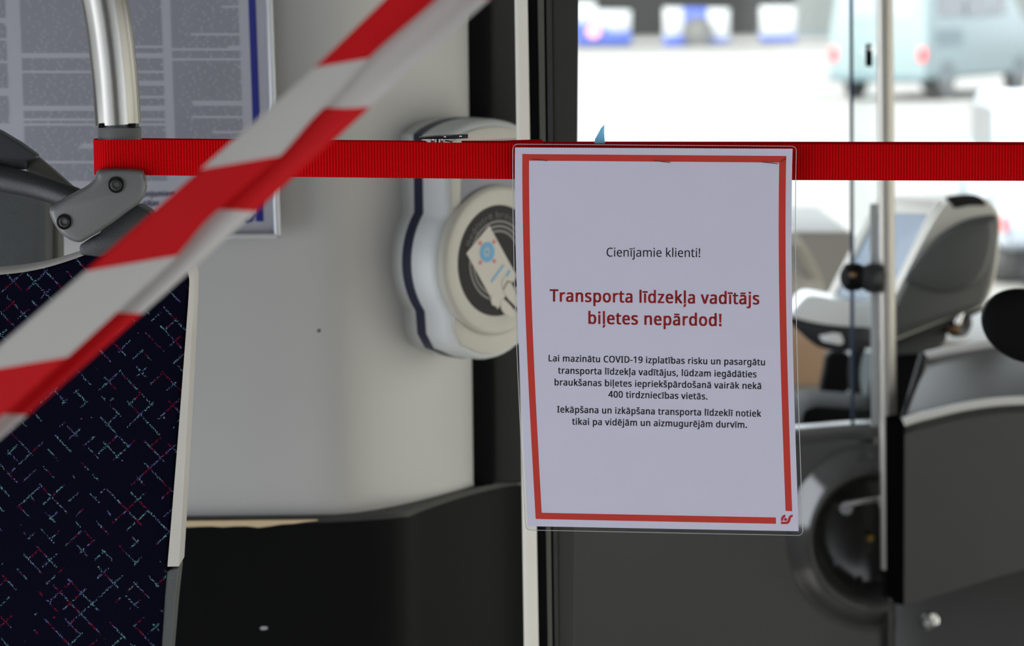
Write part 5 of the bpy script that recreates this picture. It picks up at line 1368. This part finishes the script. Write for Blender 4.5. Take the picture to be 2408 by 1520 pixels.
# the case runs back and to the left, away from the dark side
cx_, cz_ = T(2210, 620).x, T(2210, 620).z
mid_ = [T(x - 8, y - 2, .03) for x, y in side]
far_ = [T(x - 150, y + 2, .16) for x, y in side]
build('case', *loft([[p.lerp(T(2210, 630, -.02), .035) for p in near], [p + Vector((0, .006, 0)) for p in near], mid_, far_]), M['term'], tm, ang=40)
inner = cat2([(2072, 792), (2090, 748), (2118, 690), (2158, 612), (2200, 560), (2258, 522), (2310, 508), (2346, 511), (2344, 560), (2336, 630), (2322, 690), (2298, 724), (2200, 760), (2112, 794), (2084, 800)], 4, True)
ctr = T(2220, 640, -.026)
sd = build('side_cover', *loft([[T(x, y, -.012) for x, y in inner], [T(x, y, -.024) for x, y in inner], [T(x, y, -.030).lerp(ctr, .06) for x, y in inner]]), M['term_dark'], tm, ang=50)
el = cat2([(2126, 655), (2160, 604), (2200, 566), (2258, 530), (2308, 516), (2336, 524), (2334, 580), (2316, 640), (2280, 676), (2230, 690), (2180, 684), (2145, 670)], 4, True)
ec = T(2240, 606, -.036)
build('speaker_cap', *loft([[T(x, y, -.028) for x, y in el], [T(x, y, -.036).lerp(ec, .03) for x, y in el], [T(x, y, -.039).lerp(ec, .14) for x, y in el]]), M['term_dark'], sd, ang=60)
slot = cat2([(2226, 466), (2262, 459), (2296, 460), (2312, 470), (2318, 483), (2280, 484), (2246, 490), (2238, 480)], 3, True)
build('top_slot', *prism([T(x, y, -.022) for x, y in slot], (0, .02, 0)), M['disc_dark'], tm, bevel=.001)
# screen lying on the tilted left face
def face_pt(u, v, lift):
    """u along the tilt from top to foot, v from the near side to the far side"""
    n0, n1 = T(2208, 486, .0), T(2070, 772, .0)
    f0, f1 = T(2062, 482, .16), T(1912, 776, .16)
    p = n0.lerp(n1, u).lerp(f0.lerp(f1, u), v)
    nr = (n1 - n0).cross(f0 - n0).normalized()
    if nr.y > 0: nr = -nr
    return p + nr * lift
def fquad(u0, u1, v0, v1, l0, l1):
    q = [(u0, v0), (u1, v0), (u1, v1), (u0, v1)]
    V = [face_pt(u, v, l1) for u, v in q] + [face_pt(u, v, l0) for u, v in q]
    return V, [[0, 1, 2, 3], [7, 6, 5, 4], [0, 4, 5, 1], [1, 5, 6, 2], [2, 6, 7, 3], [3, 7, 4, 0]]
build('screen_bezel', *merge(fquad(-.03, 1.03, -.02, .08, -.004, .004), fquad(-.03, 1.03, .90, 1.03, -.004, .004), fquad(-.03, .07, .08, .90, -.004, .004), fquad(.93, 1.03, .08, .9, -.004, .004)), M['term'], tm, bevel=.0015)
build('screen', *fquad(.06, .94, .07, .91, -.002, .0005), M['screen'], tm)
lip = cat2([(1862, 742), (1878, 715), (1905, 696), (1960, 704), (2020, 714), (2062, 712), (2080, 730), (2066, 768), (2010, 770), (1940, 764), (1890, 754)], 4, True)
build('front_lip', *prism([T(x, y, -.005) for x, y in lip], (0, .10, 0)), M['term_white'], tm, bevel=.006, seg=4, ang=60)
under = cat2([(1850, 748), (1900, 758), (1960, 768), (2040, 772), (2090, 800), (2300, 728), (2290, 742), (2110, 812), (2030, 818), (1990, 826), (1940, 822), (1900, 800)], 3, True)
build('underside', *prism([T(x, y, .004) for x, y in under], (0, .12, 0)), M['dark_plastic'], tm, bevel=.003)
build('label_plate', *prism([T(1926, 790, .001), T(1960, 783, .001), T(1978, 786, .001), T(1985, 806, .001), T(1975, 812, .001), T(1935, 804, .001)], (0, .004, 0)), M['term_white'], tm, bevel=.001)
build('hinge_rod', *tube([T(2090, 782, .0), T(2200, 752, .0), T(2305, 716, .0)], .0022, 12), M['brass'], tm)
build('foot', *prism([T(2060, 800, .03), T(2232, 752, .03), T(2226, 800, .03), T(2205, 830, .03), T(2060, 838, .03)], (0, .10, 0)), M['mid_plastic'], tm, bevel=.004)
build('pedestal', *boxw(T(2080, 800).x, T(2180, 800).x, TYY + .05, TYY + .13, 0.0, T(2080, 826).z), M['black'], tm)
kb = build('adjusting_knob', *lathe(T(2254, 758, .02), (.6, -.8, .1), [(.0001, -.012), (.020, -.012), (.0225, -.008), (.0225, .006), (.019, .010), (.012, .010), (.010, .006), (.0001, .006)], 40), M['dark_plastic'], tm)
build('knob_cap', *tube([T(2262, 730, -.02), T(2250, 760, -.02)], .005, 14), M['chrome'], kb)
build('bracket_tab', *prism([T(2226, 770, .0), T(2260, 768, .0), T(2258, 782, .0), T(2228, 786, .0)], (0, .02, 0)), M['staple'], tm, bevel=.001)
# --------- black oval disc at the right edge
ov = thing('oval_disc', A(2408, 768, 3.1), 'black oval disc with four faint dots at the right edge above the grey box', 'disc')
oc_ = A(2416, 768, 3.10)
def OV(a, b, hh): 
    th = R(-24)
    return oc_ + Vector((a * math.cos(th) - b * math.sin(th), -hh, a * math.sin(th) + b * math.cos(th)))
V, Fc = [], []
prof = [(0.6, -.018), (.94, -.012), (1.0, -.002), (.98, .004), (.90, .0075), (.6, .010), (.25, .011), (.001, .0112)]
for r_, hh in prof:
    for k in range(56):
        a = 2 * math.pi * k / 56
        V.append(OV(.0505 * r_ * math.cos(a), .0378 * r_ * math.sin(a), hh))
for i in range(len(prof) - 1):
    for k in range(56):
        k2 = (k + 1) % 56
        Fc.append([i * 56 + k, i * 56 + k2, (i + 1) * 56 + k2, (i + 1) * 56 + k])
Fc.append(list(range(55, -1, -1)))
build('disc', V, Fc, M['black'], ov)
for px, py in ((2352, 735), (2384, 735), (2350, 772), (2394, 776)):
    build('dot', *lathe(A(px, py, 3.092), (0, -1, 0), [(.0026, -.002), (.0026, .0006), (.0001, .0010)], 16), M['mid_plastic'], ov)
build('arm', *tube([oc_ + Vector((.02, .012, 0)), oc_ + Vector((.10, .03, -.02)), oc_ + Vector((.16, .03, -.3)), Vector((oc_.x + .16, oc_.y + .03, 0))], .008, 14), M['black'], ov)

# --------- dashboard and what lies on it
DBY = 6.0
db = thing('dashboard', Vector((A(1900, 700, DBY).x, DBY, 0)), 'grey brown dashboard under the windscreen, seen left of the terminal', 'dashboard')
dpx = [(1250, 546), (1700, 545), (2006, 546), (2030, 600), (2090, 700), (2170, 800), (2420, 812), (2540, 812)]
dp = [A(x, y, DBY) for x, y in dpx]
build('dash_body', *prism(dp + [Vector((dp[-1].x, DBY, 0)), Vector((dp[0].x, DBY, 0))], (0, .68, 0)), M['dash'], db, bevel=.012, seg=3)
pr = thing('cup_holder', A(1890, 720, 5.7), 'pale curved plastic holder between the notice and the terminal screen', 'holder')
pts = cat2([(1855, 548), (1872, 550), (1900, 590), (1926, 640), (1940, 690), (1932, 740), (1840, 745), (1840, 560)], 4, True)
build('shell', *prism([A(x, y, 5.72) for x, y in pts], (0, .10, 0)), M['cream_plastic'], pr, bevel=.012, seg=3)
build('strut', *prism([A(x, y, 5.70) for x, y in ((1856, 575), (1872, 580), (1916, 650), (1908, 664), (1856, 600))], (0, .02, 0)), M['dash'], pr, bevel=.004)
build('stand', *boxw(A(1860, 740, 5.72).x, A(1900, 740, 5.72).x, 5.74, 5.80, 0, A(1880, 738, 5.74).z), M['dash'], pr)
bx = thing('cardboard_box', A(1890, 905, 5.45), 'tan brown box low behind the glass screen, right beside the notice', 'box')
build('carton', *prism([A(1770, 845, 5.45), A(1947, 838, 5.45), A(1944, 905, 5.45), A(1770, 910, 5.45)], (0, .2, .06)), M['brown'], bx, bevel=.003)
build('flap', *prism([A(1770, 846, 5.449), A(1770, 742, 5.55), A(1868, 768, 5.55), A(1952, 826, 5.52), A(1948, 840, 5.449)], (0, .012, 0)), M['brown'], bx, bevel=.002)
bs = A(1890, 905, 5.45)
build('stand', *boxw(A(1770, 900, 5.45).x, A(1940, 900, 5.45).x, 5.46, 5.64, 0.0, bs.z), M['dash'], bx)
# pale console plate with steering wheel before it
cs = thing('console', A(2080, 1000, 5.0), 'pale blue-grey sloping console low behind the glass and the pole', 'console')
cpx = [(1870, 944), (1960, 930), (2000, 826), (2030, 826), (2150, 832), (2140, 1010), (2000, 1012), (1870, 990)]
cpp = [A(x, y, 5.0 + (1000 - y) * .0006) for x, y in cpx]
build('plate', *prism(cpp, (0, .03, 0)), M['console'], cs, bevel=.004)
build('pillar', *boxw(A(1960, 1000, 5).x, A(2140, 1000, 5).x, 5.0, 5.06, 0, A(2000, 1005, 5).z), M['black'], cs)
sw = thing('steering_wheel', A(2078, 890, 4.72), 'dark steering wheel rim half hidden by the pale grab pole', 'steering wheel')
wc = A(2072, 890, 4.72)
ring = []
for k in range(49):
    a = 2 * math.pi * k / 48
    ring.append(wc + Vector((.043 * math.cos(a), .03 * math.sin(a), .070 * math.sin(a))))
build('rim', *tube(ring, .0095, 14, False), M['black'], sw)
build('spoke', *tube([wc + Vector((-.02, .02, -.07)), wc + Vector((.0, .035, 0)), wc + Vector((.02, .02, -.07))], .006, 12), M['black'], sw)
build('column', *tube([wc + Vector((0, .035, 0)), wc + Vector((0, .20, -.14)), Vector((wc.x, wc.y + .2, 0))], .012, 16), M['black'], sw)
pd = thing('padded_handle', A(1968, 945, 4.9), 'black rounded pad standing behind the thin glass edge', 'handle')
pp = cat2([(1948, 832), (1985, 828), (2006, 850), (2010, 895), (1990, 925), (1962, 940), (1938, 938), (1930, 915), (1938, 870)], 4, True)
build('pad', *prism([A(x, y, 4.9) for x, y in pp], (0, .035, 0)), M['black'], pd, bevel=.008, seg=3)
build('stalk', *tube([A(1966, 930, 4.92), A(1970, 1010, 4.93), Vector((A(1970, 1010, 4.93).x, 4.93, 0))], .010, 14), M['black'], pd)
dk = thing('storage_tray', A(1970, 1040, 4.2), 'black open tray just behind the top of the grey half door', 'tray')
build('tray', *prism([A(1872, 1036, 4.2), A(1890, 968, 4.22), A(1920, 956, 4.24), A(2072, 968, 4.24), A(2072, 1030, 4.2)], (0, .18, 0)), M['black'], dk, bevel=.004)
build('tray_leg', *boxw(A(1890, 1000, 4.2).x, A(2060, 1000, 4.2).x, 4.22, 4.36, 0, A(1970, 1040, 4.22).z), M['black'], dk)

# ================================================================== outside
GZ = -0.75
struct('ground', ([(-60, YF + .3, GZ), (80, YF + .3, GZ), (140, 300, GZ), (-120, 300, GZ)], [[0, 1, 2, 3]]), M['ground'], smooth=False)

def wheel(name, c, axis, r, w, parent):
    a = Vector(axis)
    o = build(name, *lathe(c, axis, [(r * .62, -w / 2), (r * .95, -w / 2), (r, -w * .35), (r, w * .35), (r * .95, w / 2), (r * .62, w / 2)], 36), M['tyre'], parent)
    build('hub', *lathe(c, axis, [(r * .62, -w * .3), (r * .60, w * .42), (r * .3, w * .5), (r * .22, w * .62), (.001, w * .62)], 28), M['hub'], o)
    return o

def vehicle(name, label, cat, prof, W, paint, loc, yaw, side_glass, rear_glass, lamps, wheels, extra=None):
    """closed body from a side outline (along, up), with its glass, lamps, bumper and wheels as parts; rear faces the viewer"""
    rt = thing(name, loc, label, cat)
    cyw, syw = math.cos(yaw), math.sin(yaw)
    ctrans = Vector(loc)
    def L(x, y, z): return ctrans + Vector((x * cyw + y * syw, -x * syw + y * cyw, z))
    def tuck(z): return 1.0 if z < 1.25 else 1.0 - .10 * (z - 1.25) / .9
    rings = []
    for sx in (-1, 1):
        rings.append([L(sx * W / 2 * tuck(z), y, z) for y, z in prof])
    build('body', *loft(rings), paint, rt, bevel=.06, seg=3, ang=45)
    for (y0, y1, z0, z1) in side_glass:
        for sx in (-1, 1):
            q = [L(sx * (W / 2 * tuck(z) + .004), y, z) for y, z in ((y0, z0), (y1, z0), (y1, z1), (y0, z1))]
            build('side_window', *prism(q, L(-sx * .02, 0, 0) - ctrans), M['van_glass'], rt)
    (xg, z0, z1, yb0, yb1) = rear_glass
    for xs0, xs1 in ((-xg, -.03), (.03, xg)):
        q = [L(xs0, yb0 - .012, z0), L(xs1, yb0 - .012, z0), L(xs1, yb1 - .012, z1), L(xs0, yb1 - .012, z1)]
        build('rear_window', *prism(q, L(0, .02, 0) - ctrans), M['van_rear_glass'], rt)
    for (x, z, w, h, y) in lamps:
        q = [L(x - w, y - .03, z - h), L(x + w, y - .03, z - h), L(x + w, y - .03, z + h), L(x - w, y - .03, z + h)]
        build('tail_lamp', *prism(q, L(0, .05, 0) - ctrans), M['tail_red'], rt, bevel=.02)
    axd = L(1, 0, 0) - ctrans
    for (y, r) in wheels:
        for sx in (-1, 1):
            wheel('wheel', L(sx * (W / 2 - .10), y, r), axd * sx, r, .2, rt)
            ar = [L(sx * (W / 2 + .004), y + (r + .06) * math.cos(t * math.pi / 12), r + (r + .06) * math.sin(t * math.pi / 12)) for t in range(13)]
            build('wheel_arch', *prism(ar, L(-sx * .012, 0, 0) - ctrans), M['van_bumper'], rt)
    return rt, L, ctrans
vloc = A(2064, 236, 55)
vloc = Vector((CP.x + (vloc.x - CP.x), vloc.y, GZ))
vprof = [(0, .38), (-.03, .55), (0, 1.25), (.10, 2.15), (.25, 2.28), (3.5, 2.28), (4.2, 1.5), (5.0, 1.15), (5.15, .9), (5.15, .38)]
vr_, VL, vc_ = vehicle('van', 'pale blue panel van seen from behind beyond the windscreen', 'van', vprof, 2.0, M['van_blue'], vloc, R(34),
    [(.55, 1.62, 1.52, 2.05), (1.74, 2.75, 1.52, 2.05), (2.85, 3.5, 1.52, 2.0)], (.66, 1.52, 2.05, .035, .088), [(-.91, .84, .075, .12, -.01), (.91, .84, .075, .12, -.01)], [(.85, .33), (4.05, .33)])
q = [VL(1.004, y, z) for y, z in ((.35, .98), (1.5, .98), (1.5, 1.28), (.35, 1.28))]
build('fuel_flap', *prism(q, VL(-.02, 0, 0) - vc_), M['van_trim'], vr_)
build('bumper', *prism([VL(-.98, -.06, .34), VL(.98, -.06, .34), VL(.98, -.06, .52), VL(-.98, -.06, .52)], VL(0, .12, 0) - vc_), M['van_trim'], vr_, bevel=.03)
build('axle_shadow_guard', *prism([VL(-.75, .82, .30), VL(.75, .82, .30), VL(.75, .82, .38), VL(-.75, .82, .38)], VL(0, .08, 0) - vc_), M['van_bumper'], vr_).name = 'rear_axle'
build('number_plate', *prism([VL(-.26, -.035, .86), VL(.26, -.035, .86), VL(.26, -.035, .97), VL(-.26, -.035, .97)], VL(0, .03, 0) - vc_), M['bus_white'], vr_)
# white car close to the front of the bus
cl_ = Vector((A(2352, 690, 21.5).x + .86, 21.5, GZ))
cprof = [(0, .30), (-.05, .55), (0, .85), (.12, .95), (.55, 1.36), (1.0, 1.42), (2.2, 1.38), (2.9, .98), (3.9, .82), (4.0, .30)]
cr_, CL_, cc_ = vehicle('car', 'white parked car cut by the right edge, outside behind the terminal', 'car', cprof, 1.72, M['car_white'], cl_, R(4),
    [(.75, 1.6, .95, 1.3), (1.7, 2.6, .95, 1.28)], (.6, .98, 1.28, .19, .50), [(-.83, .50, .022, .06, -.03), (.83, .50, .022, .06, -.03)], [(.7, .31), (3.2, .31)])

# low-floor bus standing across the yard
BY_ = 99.0
def BX_(px): return A(px, 60, BY_).x
def BZ_(py): return A(1600, py, BY_).z
bus = thing('city_bus', Vector((BX_(1500), BY_, GZ)), 'white and blue city bus parked side-on far across the yard', 'bus')
bz0, bzw = GZ + .28, A(1600, 14, BY_).z
bl, brr = BX_(1085), BX_(1873)
build('roof', *boxw(bl, brr, BY_ + .02, BY_ + 2.5, GZ + 2.75, GZ + 3.05), M['bus_white'], bus, bevel=.1)
build('window_band', *boxw(bl + .02, brr - .02, BY_ + .06, BY_ + 2.44, bzw - .05, GZ + 2.76), M['bus_glass'], bus)
build('core', *boxw(bl + .05, brr - .05, BY_ + .08, BY_ + 2.4, bz0 + .05, bzw), M['bus_glass'], bus)
def bpanel(name, pts, m, d):
    build(name, *prism([Vector((BX_(x), BY_ + d, A(x, y, BY_).z)) for x, y in pts], (0, .10, 0)), m, bus, bevel=.02)
for x0, x1, yt, yb in ((1092, 1240, 14, 82), (1355, 1402, 4, 62), (1402, 1484, 24, 76), (1560, 1612, 18, 88), (1660, 1716, 20, 92), (1787, 1872, 14, 84)):
    bpanel('white_panel', [(x0, yt), (x1, yt), (x1, yb), (x0, yb)], M['bus_white'], 0)
bpanel('blue_skirt', [(1355, 54), (1400, 50), (1440, 74), (1484, 72), (1484, 106), (1355, 106)], M['bus_blue'], -.02)
bpanel('blue_skirt', [(1092, 80), (1240, 80), (1240, 106), (1092, 106)], M['bus_blue'], -.02)
bpanel('blue_skirt', [(1560, 86), (1612, 80), (1612, 108), (1560, 108)], M['bus_blue'], -.02)
bpanel('blue_skirt', [(1664, 88), (1716, 90), (1716, 98), (1664, 102)], M['bus_blue'], -.02)
bpanel('blue_skirt', [(1787, 82), (1872, 82), (1872, 98), (1787, 98)], M['bus_blue'], -.02)
bpanel('blue_arch_panel', [(1606, 18), (1662, 18), (1668, 90), (1664, 60), (1640, 48), (1614, 60), (1608, 95)], M['bus_blue'], -.03)
for x0, x1 in ((1240, 1355), (1485, 1558), (1718, 1786)):
    dd = build('door', *boxw(BX_(x0), BX_(x1), BY_ + .04, BY_ + .12, bz0, bzw + .9), M['bus_glass'], bus)
    build('step', *boxw(BX_(x0), BX_(x1), BY_ + .02, BY_ + .14, bz0 - .02, bz0 + .08), M['hub'], dd)
wheel('wheel', Vector((BX_(1640), BY_ + .02, GZ + .5)), (0, -1, 0), .5, .28, bus)
wheel('wheel', Vector((BX_(1170), BY_ + .02, GZ + .5)), (0, -1, 0), .5, .28, bus)
for x in (1640, 1170):
    wheel('wheel', Vector((BX_(x), BY_ + 2.3, GZ + .5)), (0, 1, 0), .5, .28, bus)
rd = build('round_marker', *lathe(Vector((BX_(1396), BY_ - .04, A(1396, 74, BY_).z)), (0, -1, 0), [(.22, 0), (.22, .03), (.001, .04)], 28), mat('pink_marker', (0.75, 0.32, 0.42, 1), .5, var=.05), bus)
# long grey building closing the yard
bd_ = thing('building', Vector((BX_(1950), 112, GZ)), 'long pale grey building at the back of the yard behind the bus and van', 'building')
build('facade', *boxw(-40, 60, 112, 124, GZ, GZ + 9), M['facade'], bd_)
build('plinth', *boxw(-40.1, 60.1, 111.9, 124.1, GZ, GZ + .25), M['van_bumper'], bd_)
for k in range(14):
    x = -34 + k * 6.5
    wn_ = build('window', *boxw(x, x + 3.2, 111.94, 112.2, GZ + 3.0, GZ + 5.2), M['bus_glass'], bd_)
